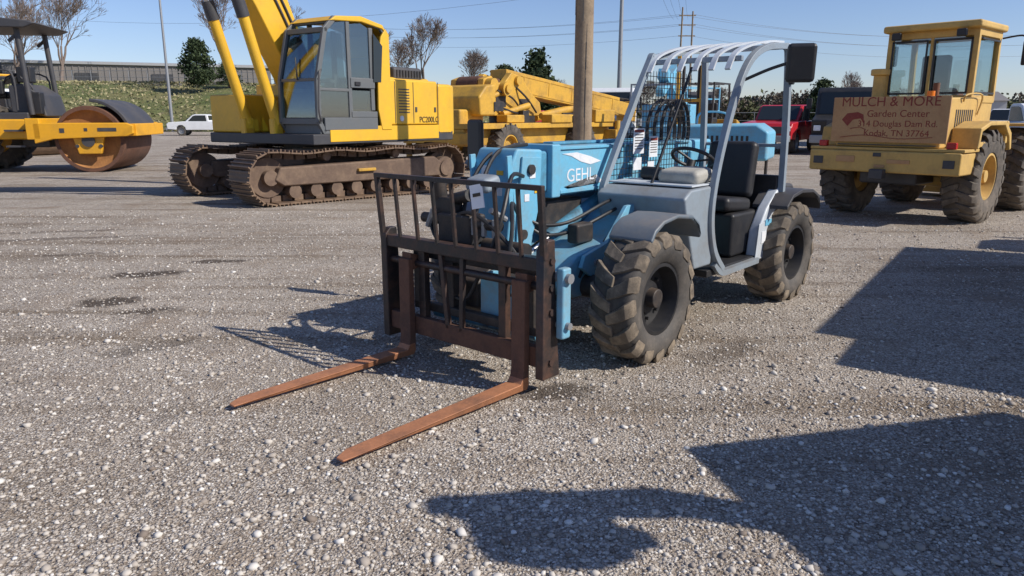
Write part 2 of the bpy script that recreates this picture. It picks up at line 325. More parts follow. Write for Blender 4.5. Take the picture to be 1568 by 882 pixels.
prism(T,'front_left_fender',fo+fi,.56,.89,GRAYD,.014); prism(T,'front_right_fender',fo+fi,-.89,-.56,GRAYD,.014)
ro=[(-2.28+x,z) for x,z in[(-.46,.80),(-.42,.90),(-.25,.965),(.0,.98),(.2,.95),(.32,.86)]]
ri=[(x,z-.03) for x,z in ro][::-1]
prism(T,'rear_left_fender',ro+ri,.60,.91,CHAR,.012); prism(T,'rear_right_fender',ro+ri,-.91,-.60,CHAR,.012)
def tb(n,p,r=.03,m=GRAY,k=6): return tube(T,n,p,r,m,4,k,bev=.006)
tb('right_rops_post',[(-.53,.02,1.02),(-.62,.02,1.2),(-1.12,.02,1.98),(-1.26,.02,2.06),(-2.0,.02,2.15),(-2.08,.02,2.08),(-2.15,.02,1.0)],.032)
tb('left_rops_post',[(-1.10,.765,.44),(-.93,.765,.62),(-.86,.765,.90),(-.93,.765,1.25),(-1.12,.765,1.70),(-1.32,.765,1.98),(-1.6,.765,2.11),(-2.02,.765,2.15)],.035)
tb('left_rear_post',[(-2.02,.765,2.15),(-2.08,.765,2.06),(-2.14,.765,1.5),(-2.16,.765,.96)],.035)
tb('inner_windscreen_post',[(-.60,.40,1.08),(-1.14,.40,1.96)],.014,BLKP,1)
tb('roof_front_bar',[(-1.17,.0,2.01),(-1.17,.79,2.01)],.028,GRAY,1)
tb('roof_rear_bar',[(-2.04,.0,2.15),(-2.04,.79,2.15)],.03,GRAYL,1)
tb('rear_window_bar',[(-2.15,.0,1.35),(-2.15,.78,1.35)],.02,GRAY,1)
for i in range(6):
    y=.06+i*.132
    tube(T,'roof_slat_%d'%(i+1),[(-1.08,y,1.93),(-1.18,y,2.045),(-1.42,y,2.12),(-1.75,y,2.17),(-2.03,y,2.185)],.030,GRAYL,4,4,ry=.012)
V=[];F=[]
def mline(a,b): cylv(a,b,.0028,None,4,V,F)
def fx(z): return -.64-(z-1.08)*.60
z=1.10
while z<1.95:
    mline((fx(z),.0,z),(-1.9,.0,z)); z+=.045
x=-.66
while x>-1.9:
    zt=min(1.95,1.08+(-.64-x)/.60)
    if zt>1.1: mline((x,.003,1.08),(x,.003,zt))
    x-=.045
mk(T,'cab_side_wire_mesh',V,F,BLK)
boxes(T,'cab_stickers',[((-1.05,.008,1.40),(.16,.003,.2)),((-1.28,.008,1.35),(.13,.003,.17)),((-1.04,.008,1.22),(.12,.003,.1)),((-1.25,.008,1.17),(.1,.003,.12))],WHTP)
boxes(T,'cab_sticker_bands',[((-1.05,.0115,1.48),(.14,.002,.02)),((-1.28,.0115,1.41),(.11,.002,.02))],REDT)
boxes(T,'cab_sticker_text',[((-1.05,.0115,1.45-.022*i),(.12,.002,.006)) for i in range(6)]+[((-1.28,.0115,1.385-.02*i),(.10,.002,.005)) for i in range(5)],DKT)
box(T,'dash_cushion',(-.85,.55,1.165),(.28,.34,.11),BEIGE,.045,(0,4,0))
box(T,'instrument_pod',(-.92,.25,1.15),(.16,.2,.1),BLKP,.03,(0,-20,0))
cyl(T,'steering_column',(-.98,.42,.9),(-1.18,.42,1.25),.035,BLKP,12)
tw=[]
ax=Vector((-.5,0,.87)).normalized(); a_,b_=frame(ax)
for i in range(25):
    t=2*math.pi*i/24; tw.append(Vector((-1.2,.42,1.27))+a_*.17*math.cos(t)+b_*.17*math.sin(t))
tube(T,'steering_wheel',tw,.014,BLKP,8,1)
cyls(T,'steering_wheel_spokes',[(tw[0],(-1.19,.42,1.25),.01),(tw[8],(-1.19,.42,1.25),.01),(tw[16],(-1.19,.42,1.25),.01)],BLKP,6)
cyls(T,'control_levers',[((-1.2,.1,.95),(-1.22,.1,1.2),.01),((-1.28,.1,.95),(-1.31,.1,1.18),.01),((-1.05,.62,.6),(-1.1,.62,.85),.01)],BLKP,8)
box(T,'pedals',(-1.02,.35,.52),(.08,.25,.05),BLKP,.01)
hp=[]
for k in range(4):
    c=Vector((-1.75-.05*k,-.2,1.42)); hp.append([c+Vector((.24*math.cos(t)*(1-.08*k),.03*k,.26*math.sin(t)+.05)) for t in [i*math.pi/7-.3 for i in range(10)]])
tubes(T,'coiled_hydraulic_hoses',hp,.016,BLKP,8,4)
tube(T,'left_mirror_arm',[(-1.25,.78,1.86),(-1.28,.95,1.93),(-1.3,1.12,1.98)],.012,BLKP,8)
box(T,'left_mirror',(-1.30,1.17,1.965),(.055,.20,.27),BLKP,.03,(0,6,28))
box(T,'left_mirror_glass',(-1.328,1.157,1.962),(.004,.16,.23),GLD,.0,(0,6,28))
tube(T,'right_mirror_arm',[(-.35,-.60,1.0),(-.22,-.9,1.05),(-.2,-1.0,1.2)],.012,BLKP,8)
box(T,'right_mirror',(-.20,-1.0,1.37),(.05,.19,.40),BLKP,.03,(0,0,-10))
box(T,'rear_light',(-2.1,.80,1.9),(.05,.04,.1),BLKP,.01)

# ================================================================ EXCAVATOR
E=root('excavator',(-4.05,15.9,0),(-.707,-.707),1.15)
def track(y):
    Rr=.40; L=1.75; n=48; zc=.44
    path=[]
    for i in range(60): path.append((-L+2*L*i/60,.04))
    for i in range(24): t=-math.pi/2+math.pi*i/24; path.append((L+Rr*math.cos(t),zc+Rr*math.sin(t)))
    for i in range(60):
        s=i/60; path.append((L-2*L*s,zc+Rr-.035*math.sin(math.pi*3*s)**2*1.0))
    for i in range(24): t=math.pi/2+math.pi*i/24; path.append((-L+Rr*math.cos(t),zc+Rr*math.sin(t)))
    P=np.array(path+[path[0]]); d=np.r_[0,np.cumsum(np.hypot(*np.diff(P,axis=0).T))]
    V=[];F=[];VL=[];FL=[]
    for i in range(n):
        s=d[-1]*i/n; x=np.interp(s,d,P[:,0]); z=np.interp(s,d,P[:,1]); x2=np.interp((s+.05)%d[-1],d,P[:,0]); z2=np.interp((s+.05)%d[-1],d,P[:,1])
        a=math.degrees(math.atan2(z2-z,x2-x)); M=eul(0,-a,0)
        for (c,sz) in(((0,0,0),(.185,.70,.022)),((-.07,0,-.03),(.02,.70,.04)),((0,0,-.025),(.016,.70,.035)),((.07,0,-.022),(.016,.70,.03))):
            cc=M@Vector(c)+Vector((x,y,z)); k=len(V); V+=bv(cc,sz,M); F+=[tuple(q+k for q in f) for f in BF]
        k=len(VL); cc=M@Vector((0,0,.06))+Vector((x,y,z)); VL+=bv(cc,(.16,.2,.09),M); FL+=[tuple(q+k for q in f) for f in BF]
    return V,F,VL,FL
for nm,y in(('left_track',1.195),('right_track',-1.195)):
    V,F,VL,FL=track(y); mk(E,nm+'_shoes',V,F,TRK); mk(E,nm+'_chain',VL,FL,TRKF)
    s=1 if y>0 else -1
    ya,yb=(y-.17,y+.27) if s>0 else (y-.27,y+.17)
    prism(E,nm+'_frame',[(-1.65,.30),(1.55,.30),(1.7,.40),(1.6,.60),(-1.5,.66),(-1.75,.5)],ya,yb,TRKF,.03)
    cyls(E,nm+'_rollers',[((x,y-.2,.21),(x,y+.24,.21),.11) for x in np.linspace(-1.35,1.35,8)]+[((x,y-.12,.74),(x,y+.16,.74),.075) for x in(-.7,.7)],TRKF,14)
    cyls(E,nm+'_idler',[((1.75,y-.12,.44),(1.75,y+.12,.44),.31),((1.75,y-.2,.44),(1.75,y+.24,.44),.12)],TRKF,24)
    cyls(E,nm+'_sprocket',[((-1.75,y-.1,.44),(-1.75,y+.1,.44),.30),((-1.75,y-.2,.44),(-1.75,y+.26,.44),.21),((-1.75,y+.26*s,.44),(-1.75,y+.30*s,.44),.14)],TRKF,20)
    boxr(E,nm+'_step',-.15,.2,y+s*.27,y+s*.33,.47,.52,YELC,.01)
boxr(E,'carbody',-.9,.9,-.95,.95,.45,.80,TRKF,.06)
cyl(E,'swing_ring',(0,0,.8),(0,0,1.0),.65,BLK,32)
H=root('upper_structure',(0,0,0)); H.parent=E; H.rotation_euler=(0,0,R(11))
boxr(H,'revolving_frame',-2.2,1.35,-1.35,1.36,.93,1.10,CHAR,.02)
boxr(H,'frame_yellow_skirt_left',-1.75,1.0,1.345,1.372,.97,1.22,YEL,.006)
prism(H,'counterweight',[(-1.75,-1.36),(-2.15,-1.36),(-2.5,-1.15),(-2.72,-.6),(-2.76,0),(-2.72,.6),(-2.5,1.15),(-2.15,1.36),(-1.75,1.36)],1.0,1.98,YEL,.06,axis='z',seg=3)
boxr(H,'engine_house_left',-1.74,-.42,.75,1.36,1.225,2.02,YEL,.035)
boxr(H,'engine_house_right',-1.74,.3,-1.36,-.45,1.15,1.95,YEL,.035)
boxr(H,'engine_hood',-1.95,-.55,-.45,1.0,1.6,2.08,YEL,.05)
boxr(H,'hood_top_dark',-1.75,-.95,.05,1.0,2.02,2.27,CHAR,.06)
boxes(H,'hood_grille_slats',[((-1.75+.08*i,1.008,2.15),(.03,.02,.12)) for i in range(10)],BLK)
cyl(H,'exhaust_stack',(-1.55,-.5,2.05),(-1.55,-.5,2.45),.06,CHAR,16)
boxes(H,'side_door_seams',[((-1.05,1.363,1.62),(.012,.008,.72)),((-.56,1.363,1.62),(.012,.008,.72)),((-1.745,1.363,1.6),(.012,.008,.8))],CHAR)
boxes(H,'side_vents',[((-.80,1.364,1.85-.05*i),(.28,.008,.018)) for i in range(9)],CHAR)
boxes(H,'door_latches',[((-1.12,1.366,1.5),(.05,.012,.09)),((-1.66,1.366,1.5),(.05,.012,.09))],CHAR,.004)
cyl(H,'white_round_decal',(-.72,1.361,1.34),(-.72,1.376,1.34),.05,WHTP,20)
text(H,'model_lettering','PC200LC',(-1.48,1.366,1.27),(R(90),0,R(180)),.15,DKT,sx=.95)
cx0,cx1=-.40,1.18
cabp=[(cx0,1.14),(cx0,2.72),(-.28,2.86),(.2,2.95),(.78,2.90),(.98,2.72),(1.18,1.95),(1.20,1.30),(1.10,1.14)]
yb0,yb1=.42,1.36
def rail(a,b,y,w=.07,d=.06):
    a=Vector((a[0],y,a[1]));b=Vector((b[0],y,b[1])); dd=b-a; ang=-math.degrees(math.atan2(dd.z,dd.x))
    return ((a+b)/2,(dd.length+w*.6,d,w),(0,ang,0))
fr=[]
for y in(yb0+.03,yb1-.03):
    for i in range(len(cabp)):
        a=cabp[i];b=cabp[(i+1)%len(cabp)]; fr.append(rail(a,b,y,w=.085,d=.06))
    fr.append(rail((.50,1.18),(.50,2.86),y,w=.08,d=.062)); fr.append(rail((-.02,1.5),(-.02,2.80),y,w=.09,d=.061))
    fr.append(rail((.50,1.80),(1.18,1.80),y,w=.05,d=.058)); fr.append(rail((-.38,1.98),(.5,1.98),y,w=.06,d=.059))
boxes(H,'cab_frame',fr,CABG,.012)
crs=[((1.19,.89,1.30),(.08,.94,.1)),((1.17,.89,1.95),(.05,.94,.05)),((.97,.89,2.72),(.08,.94,.08)),((.80,.89,2.86),(.1,.9,.06))]
boxes(H,'cab_cross_members',crs,CABG,.012)
boxr(H,'cab_front_lower_panel',1.13,1.17,.46,1.33,1.10,1.34,CABG,.01)
prism(H,'cab_roof',[(-.42,2.74),(-.30,2.90),(.2,2.99),(.76,2.945),(.90,2.86),(.2,2.90),(-.28,2.83)],.40,1.38,YEL,.02)
boxr(H,'cab_rear_wall',-.44,-.37,.44,1.34,1.15,2.75,YEL,.02)
prism(H,'cab_rear_yellow_side',[(-.44,1.15),(-.44,2.75),(-.36,2.84),(-.24,2.70),(-.14,2.2),(-.12,1.5),(-.2,1.15)],1.345,1.385,YEL,.01)
prism(H,'cab_rear_quarter_window',[(-.20,1.95),(-.26,2.55),(-.05,2.74),(-.02,1.95)],1.386,1.39,GLD,0)
boxr(H,'cab_door_lower_panel',-.10,1.10,1.325,1.375,1.16,1.36,CABG,.01)
boxr(H,'cab_door_mid_panel',-.06,.50,1.33,1.378,1.84,2.0,CABG,.01)
boxr(H,'door_handle',.30,.42,1.379,1.40,1.88,1.94,BLKP,.005)
prism(H,'door_lower_glass',[(-.0,1.42),(.46,1.42),(.46,1.80),(-.0,1.80)],1.335,1.345,GLS,0)
prism(H,'door_skin_lower',[(-.1,1.36),(.5,1.36),(.5,1.46),(-.1,1.46)],1.33,1.376,CABG,.01)
prism(H,'left_glass_upper',[(-.02,2.0),(.50,2.0),(.50,2.84),(.2,2.88),(-.02,2.80)],1.335,1.343,GLS,0)
prism(H,'left_glass_front',[(.52,1.2),(1.1,1.2),(1.17,1.35),(1.15,1.95),(.96,2.7),(.8,2.84),(.52,2.88)],1.337,1.343,GLS,0)
prism(H,'right_glass',[(-.3,1.2),(1.1,1.2),(1.17,1.35),(1.15,1.95),(.96,2.7),(.8,2.84),(-.2,2.8)],.45,.456,GLS,0)
prism(H,'windscreen',[(1.185,1.36),(1.195,1.36),(1.185,1.95),(.97,2.72),(.96,2.72),(1.17,1.95)],.46,1.32,GLS,0)
box(H,'operator_seat',(.1,.9,1.65),(.5,.5,.16),SEAT,.05); box(H,'operator_seat_back',(-.15,.9,2.05),(.14,.48,.65),SEAT,.05,(0,-8,0))
boxes(H,'control_consoles',[((.3,.62,1.65),(.6,.14,.3)),((.3,1.17,1.65),(.6,.14,.3)),((.95,.9,1.35),(.2,.4,.3))],BLKP,.03)
cyls(H,'joysticks',[((.52,.62,1.8),(.55,.62,2.0),.025),((.52,1.17,1.8),(.55,1.17,2.0),.025),((.85,.8,1.3),(.8,.8,1.75),.02),((.85,1.0,1.3),(.8,1.0,1.75),.02)],BLKP,8)
boxr(H,'cab_floor',-.35,1.1,.46,1.32,1.15,1.22,BLKP,.01)
tube(H,'cab_handrail',[(1.2,1.40,1.3),(1.26,1.42,1.5),(1.22,1.42,2.0),(1.15,1.40,2.1)],.015,CHAR,6)
tube(H,'wiper',[(1.21,.9,1.95),(1.14,.8,2.3)],.012,BLKP,6,1)
boxr(H,'front_deck_right',.3,1.3,-1.35,-.5,1.1,1.75,YEL,.04)
boxes(H,'boom_bracket',[((.35,-.38,1.35),(.6,.07,.6)),((.35,.30,1.35),(.6,.07,.6))],YEL,.02)
bt=[(.05,1.55),(.22,1.40),(.42,1.45),(1.38,3.1),(2.1,4.15),(3.1,4.75),(5.1,5.55),(5.3,5.75),(5.1,5.98),(2.9,5.45),(1.65,4.85),(.86,3.6),(.08,1.8)]
prism(H,'boom',bt,-.28,.22,YEL,.03)
for s,y in(('left',.34),('right',-.42)):
    cyl(H,'boom_cylinder_barrel_'+s,(1.22,y,1.25),(1.80,y,3.15),.085,YEL,18); cyl(H,'boom_cylinder_rod_'+s,(1.80,y,3.15),(2.1,y,4.25),.05,CHROME,14)
    cyls(H,'boom_cylinder_gland_'+s,[((1.72,y,2.9),(1.81,y,3.18),.10)],CHAR,16)
cyl(H,'boom_cylinder_pin',(2.1,-.5,4.25),(2.1,.42,4.25),.07,YELC,14)
boxes(H,'boom_cylinder_feet',[((1.24,.34,1.2),(.2,.14,.3)),((1.24,-.42,1.2),(.2,.14,.3))],YEL,.03)
tubes(H,'boom_hydraulic_lines',[[(.2,.235,2.0),(.95,.235,3.4),(1.7,.235,4.6),(3.0,.235,5.3),(5,.235,5.8)],[(.26,.235,1.9),(1.03,.235,3.3),(1.8,.235,4.5),(3.0,.235,5.2),(5,.235,5.72)]],.022,CHAR,6)
boxes(H,'boom_line_clamps',[((.62,.25,2.75),(.2,.04,.06),(0,-60,0)),((1.0,.25,3.4),(.2,.04,.06),(0,-60,0)),((1.3,.25,4.0),(.2,.04,.06),(0,-60,0))],YELC,.005)
cyl(H,'arm_cylinder',(2.6,-.03,5.45),(4.6,-.03,6.35),.09,YEL,16); cyl(H,'arm_cylinder_rod',(4.6,-.03,6.35),(5.4,-.03,6.6),.05,CHROME,12)
prism(H,'arm',[(5.0,5.6),(5.4,6.7),(5.75,6.5),(7.8,4.95),(7.75,4.75),(5.3,5.5)],-.2,.15,YEL,.03)
prism(H,'bucket',[(7.6,4.95),(8.0,4.9),(8.2,4.4),(7.9,3.9),(7.3,3.85),(6.95,4.2),(7.1,4.3),(7.4,4.1),(7.75,4.2),(7.85,4.5),(7.6,4.75)],-.55,.5,RUSTD,.02)

# ================================================================ WHEEL LOADER
W=root('wheel_loader',(6.42,12.05,0),(.745,.667),.95)
for nm,x,y in(('rear_right_wheel',0,-.98),('rear_left_wheel',0,.98),('front_right_wheel',2.45,-.98),('front_left_wheel',2.45,.98)):
    wheel(W,nm,(x,y,.74),.70,.50,.36,1 if y>0 else -1,RUBD,YELF,20,.03,.12,hub=YELF,lw=.11,wrap=.7)
cyl(W,'rear_axle',(0,-.8,.7),(0,.8,.7),.16,YELF,16); cyl(W,'front_axle',(2.45,-.8,.7),(2.45,.8,.7),.16,YELF,16)
boxr(W,'rear_chassis',-.9,1.3,-.45,.45,.6,1.15,CHAR,.04)
boxr(W,'rear_counterweight_bumper',-1.25,-.62,-1.16,1.16,.80,1.14,YELF,.03)
boxr(W,'bumper_top_plate',-1.2,-.55,-1.18,1.18,1.142,1.19,YELF,.012)
prism(W,'engine_hood',[(-1.12,1.192),(.55,1.192),(.55,1.98),(-1.0,1.95),(-1.08,1.88)],-.80,.80,YELF,.03)
boxes(W,'hood_side_louvres',[((-.6+.09*i,-.803,1.6),(.035,.01,.35)) for i in range(9)],CHAR)
boxes(W,'hood_seams',[((-1.13,.0,1.23),(.03,1.5,.012)),((-.9,-.803,1.55),(.012,.008,.6))],CHAR)
boxes(W,'hood_side_steps',[((-.1,-1.0,1.25),(1.3,.4,.08)),((-.1,1.0,1.25),(1.3,.4,.08)),((.66,-.98,1.42),(.10,.42,.36))],YELF,.02)
for s in(-1,1):
    prism(W,'rear_fender_'+('left' if s>0 else 'right'),[(-.78,1.19),(-.72,1.50),(-.3,1.60),(.45,1.60),(.78,1.42),(.88,1.15),(.80,1.13),(.68,1.35),(.4,1.53),(-.3,1.53),(-.66,1.44),(-.70,1.19)],s*.82,s*1.22,YELF,.02)
box(W,'sign_board',(-1.16,-.02,1.62),(.03,1.76,.70),SIGN,.006)
ry=(R(90),0,R(-90))
for i,(t,z,sz) in enumerate((('MULCH & MORE',1.83,.205),('Garden Center',1.665,.15),('314 Douglas Dam Rd.',1.515,.135),('Kodak, TN 37764',1.37,.135))):
    text(W,'sign_text_%d'%(i+1),t,(-1.1765,-.02 if sz>.2 else -.16,z),ry,sz,REDT,sx=1.0,ext=.001)
prism(W,'sign_horse_silhouette',[(.70,1.62),(.62,1.72),(.45,1.74),(.36,1.70),(.34,1.56),(.40,1.64),(.52,1.62),(.60,1.52),(.66,1.58)],-1.179,-1.176,REDT,0,axis='x')
tubes(W,'sign_mound_sketch',[[(-1.178,.7,1.34),(-1.178,.3,1.38),(-1.178,-.2,1.33),(-1.178,-.7,1.36)],[(-1.178,.55,1.48),(-1.178,.4,1.5),(-1.178,.3,1.46)]],.006,REDT,4)
boxes(W,'bumper_details',[((-1.255,-.28,.98),(.012,.34,.06)),((-1.255,.55,1.0),(.012,.3,.1)),((-1.255,.0,.90),(.012,.16,.05))],SIGN,.003)
boxes(W,'bumper_reflectors',[((-1.256,1.0,.97),(.012,.16,.12)),((-1.256,-1.0,.97),(.012,.16,.12)),((-1.256,.05,1.08),(.012,.12,.06))],CHAR,.003)
boxes(W,'tail_lights',[((-1.14,.98,1.24),(.08,.14,.1)),((-1.14,-.98,1.24),(.08,.14,.1))],REDL,.015)
box(W,'tow_hitch',(-1.3,0,.78),(.15,.22,.16),CHAR,.02)
c0,c1,cy=.35,1.45,.66
posts=[]
for x,dx in((c0,0),(c1,-.1)):
    for y in(-cy,cy): posts.append(((x+dx/2,y,2.5),(.09,.09,1.18),(0,-3 if dx else 0,0)))
for z in(1.95,3.0):
    for y in(-cy,cy): posts.append((((c0+c1)/2,y,z),(c1-c0,.088,.12)))
    for x in(c0,c1-.06): posts.append(((x,0,z),(.086,2*cy,.118)))
posts.append(((c0,.0,2.5),(.05,.05,1.1)))
boxes(W,'cab_frame',posts,YELF,.012)
boxr(W,'cab_lower',c0,c1,-cy-.03,cy+.03,1.2,1.95,YELF,.03)
boxr(W,'cab_roof',c0-.18,c1+.08,-cy-.1,cy+.1,3.05,3.17,YELF,.04)
boxr(W,'cab_rear_glass',c0-.01,c0,-cy+.04,cy-.04,2.0,2.95,GLC,0); boxr(W,'cab_front_glass',c1-.06,c1-.05,-cy+.04,cy-.04,2.0,2.95,GLC,0)
boxr(W,'cab_right_glass',c0+.05,c1-.1,-cy,-cy+.01,2.0,2.95,GLC,0); boxr(W,'cab_left_glass',c0+.05,c1-.1,cy-.01,cy,2.0,2.95,GLC,0)
boxes(W,'window_seals',[((c0-.05,s*.34,z),(.012,.56,.03)) for s in(-1,1) for z in(2.05,2.9)]+[((c0-.05,y,2.48),(.012,.03,.86)) for y in(-.61,-.06,.06,.61)]+[(((c0+c1)/2,-cy-.05,z),(.9,.012,.03)) for z in(2.05,2.9)],BLKP)
box(W,'operator_seat',(.85,0,2.05),(.45,.5,.2),SEAT,.05); box(W,'operator_seat_back',(.65,.0,2.38),(.14,.46,.6),SEAT,.05)
cyl(W,'steering_column',(1.3,0,1.95),(1.15,0,2.4),.03,BLKP)
cyl(W,'air_precleaner',(.02,.66,1.95),(.02,.66,2.35),.10,YELF,20); cyl(W,'air_precleaner_cap',(.02,.66,2.352),(.02,.66,2.46),.15,YELF,20,bev=.02)
cyl(W,'exhaust_pipe',(-.1,-.3,1.95),(-.1,-.3,2.2),.05,RUSTD,14)
tube(W,'right_mirror_arm',[(1.4,-.72,2.95),(1.4,-1.0,2.98),(1.4,-1.12,2.9)],.015,BLKP,6); box(W,'right_mirror',(1.4,-1.13,2.70),(.05,.2,.40),BLKP,.03)
tube(W,'left_mirror_arm',[(1.4,.72,2.95),(1.4,1.0,2.98)],.015,BLKP,6); box(W,'left_mirror',(1.4,1.05,2.75),(.05,.2,.36),BLKP,.03)
boxes(W,'work_lights',[((c0-.22,.5,2.98),(.08,.15,.12)),((c0-.22,-.5,2.98),(.08,.15,.12))],BLKP,.02)
cyl(W,'hood_lamp',(-.3,-.3,1.97),(-.3,-.3,2.07),.06,LAMP,14)
tube(W,'hood_handrail',[(.3,-.82,1.7),(.3,-.86,2.0),(-.4,-.86,2.0),(-.4,-.82,1.9)],.014,YELF,6,4)
boxr(W,'front_frame',1.3,3.1,-.4,.4,.6,1.4,YELF,.04)
boxes(W,'lift_arms',[((3.0,.5,1.0),(2.0,.12,.3),(0,22,0)),((3.0,-.5,1.0),(2.0,.12,.3),(0,22,0))],YELF,.02)
prism(W,'bucket',[(3.7,.1),(4.6,.08),(4.62,.12),(3.85,.2),(3.75,.6),(3.9,1.0),(4.1,1.15),(4.05,1.2),(3.7,1.0),(3.6,.5)],-1.3,1.3,YELF,.01)
boxr(W,'front_fender_right',2.0,3.0,-1.22,-.75,1.5,1.55,YELF,.02)

# ================================================================ ROLLER
Q=root('soil_roller',(-12.35,22.9,0),(.985,.17),1.25)
lathe(Q,'drum_shell',[(.66,-1.05),(.74,-1.05),(.75,-1.03),(.75,1.03),(.74,1.05),(.66,1.05)],(0,0,.75),RUSTD,56)
lathe(Q,'drum_outer_face',[(.70,-1.0),(.62,-.93),(.34,-.9),(.30,-.98),(.001,-.98)],(0,0,.75),RUSTO,40)
lathe(Q,'drum_far_face',[(.70,1.0),(.62,.93),(.34,.9),(.30,.98),(.001,.98)],(0,0,.75),RUSTO,40)
for s in(-1,1):
    prism(Q,'drum_frame_'+('left' if s>0 else 'right'),[(-1.1,.66),(-.7,.76),(.86,.82),(1.0,.88),(1.0,1.06),(.86,1.12),(-1.1,1.12)],s*1.09,s*1.22,ORG,.02)
boxr(Q,'front_cross_beam',.86,1.04,-1.09,1.09,.82,1.10,ORG,.02)
boxr(Q,'rear_cross_beam',-1.25,-.95,-1.22,1.22,.75,1.22,ORG,.02)
prism(Q,'drum_drive_plate',[(-.34,.82),(.34,.82),(.24,.42),(-.24,.42)],-1.12,-1.02,ORG,.02); cyls(Q,'drum_motor',[((0,-1.16,.72),(0,-1.0,.72),.14)]+[((.25*a,-1.14,.72+.12*b),(.25*a,-1.1,.72+.12*b),.04) for a in(-1,1) for b in(-1,1)],CHAR,16)
ar=[(.92*math.cos(t),.80+.86*math.sin(t)) for t in np.linspace(.3,1.5,9)]
ai=[(.84*math.cos(t),.80+.79*math.sin(t)) for t in np.linspace(.3,1.5,9)][::-1]
prism(Q,'drum_front_hood',ar+ai,-1.0,1.0,CHAR,.015)
boxes(Q,'frame_markings',[((.45,-1.224,.97),(.4,.006,.08)),((-.5,-1.224,.95),(.10,.006,.10)),((.0,-1.224,.97),(.07,.006,.07))],CHAR)
boxr(Q,'articulation_hitch',-1.7,-1.1,-.4,.4,.55,1.1,CHAR,.04)
boxr(Q,'operator_platform',-2.75,-1.3,-.85,.85,1.15,1.35,CHAR,.03)
prism(Q,'console_housing',[(-1.75,1.35),(-1.0,1.25),(-1.1,1.75),(-1.45,2.0),(-1.75,1.95)],-.6,.6,CHAR,.04)
box(Q,'operator_seat',(-2.2,0,1.75),(.5,.5,.16),SEAT,.05); box(Q,'operator_seat_back',(-2.43,0,2.15),(.14,.5,.6),SEAT,.05)
cyls(Q,'canopy_posts',[((-1.25,s*.75,1.3),(-1.35,s*.72,3.2),.06) for s in(-1,1)]+[((-2.75,s*.75,1.3),(-2.7,s*.72,3.2),.06) for s in(-1,1)],CHAR,10)
boxes(Q,'canopy_braces',[((-1.42,s*.73,3.0),(.3,.05,.06),(0,-40,0)) for s in(-1,1)],CHAR)
prism(Q,'canopy_roof',[(-3.1,3.18),(-1.1,3.18),(-.85,3.28),(-1.05,3.34),(-2.2,3.44),(-3.1,3.38)],-.95,.95,CHAR,.03)
cyl(Q,'canopy_beacon',(-1.9,-.3,3.42),(-1.9,-.3,3.52),.06,LAMP)
tubes(Q,'platform_handrails',[[(-1.5,-.85,1.4),(-1.5,-.9,2.2),(-1.9,-.9,2.25),(-2.4,-.9,2.2),(-2.5,-.9,1.4)],[(-1.2,-.5,1.35),(-1.25,-.55,1.9),(-1.5,-.55,2.15)],[(-1.5,.85,1.4),(-1.5,.9,2.2),(-2.4,.9,2.2),(-2.5,.9,1.4)]],.022,CHAR,6)
prism(Q,'rear_engine_hood',[(-4.6,.9),(-2.75,.9),(-2.75,1.75),(-3.6,1.75),(-4.5,1.5),(-4.65,1.3)],-.75,.75,ORG,.06)
boxr(Q,'side_tank',-2.75,-1.3,-.95,-.7,.75,1.2,ORG,.04); boxes(Q,'steps',[((-1.55,-1.0,.6),(.4,.18,.04)),((-1.55,-1.0,.95),(.4,.18,.04))],CHAR)
for s in(-1,1): wheel(Q,'rear_wheel_'+('left' if s>0 else 'right'),(-2.75,s*.85,.76),.72,.55,.38,s,RUBD,ORG,16,.05,.2,lw=.08)
boxes(Q,'operator_controls',[((-1.7,-.3,2.05),(.1,.25,.2)),((-2.1,-.45,1.9),(.4,.12,.3)),((-1.65,.3,2.05),(.1,.2,.16)),((-2.0,-.4,2.35),(.16,.16,.25)),((-1.5,-.2,2.2),(.3,.3,.35)),((-1.2,-.6,1.55),(.3,.25,.5))],BLKP,.03)
cyl(Q,'steering_wheel',(-1.88,0,2.1),(-1.9,0,2.13),.2,BLKP)
Z=root('compact_roller',(-19.5,31,0),(.9,-.43),1.2)
lathe(Z,'drum',[(.5,-.7),(.6,-.7),(.6,.7),(.5,.7)],(0,0,.6),TRK,32); boxr(Z,'body',-2.2,-.2,-.6,.6,.8,1.6,BEIGE,.06); boxr(Z,'front_frame',-.7,.75,-.8,.8,.7,.95,ORG,.03)
wheel(Z,'rear_wheel',(-1.7,-.6,.55),.52,.4,.28,-1,RUBD,BEIGE,14,.03); wheel(Z,'rear_wheel_far',(-1.7,.6,.55),.52,.4,.28,1,RUBD,BEIGE,14,.03)
boxr(Z,'seat',-1.4,-.9,-.3,.3,1.6,2.0,SEAT,.05); cyls(Z,'roll_bar',[((-1.6,-.5,1.6),(-1.6,-.5,2.7),.04),((-1.6,.5,1.6),(-1.6,.5,2.7),.04),((-1.6,-.5,2.7),(-1.6,.5,2.7),.04)],ORG,8)

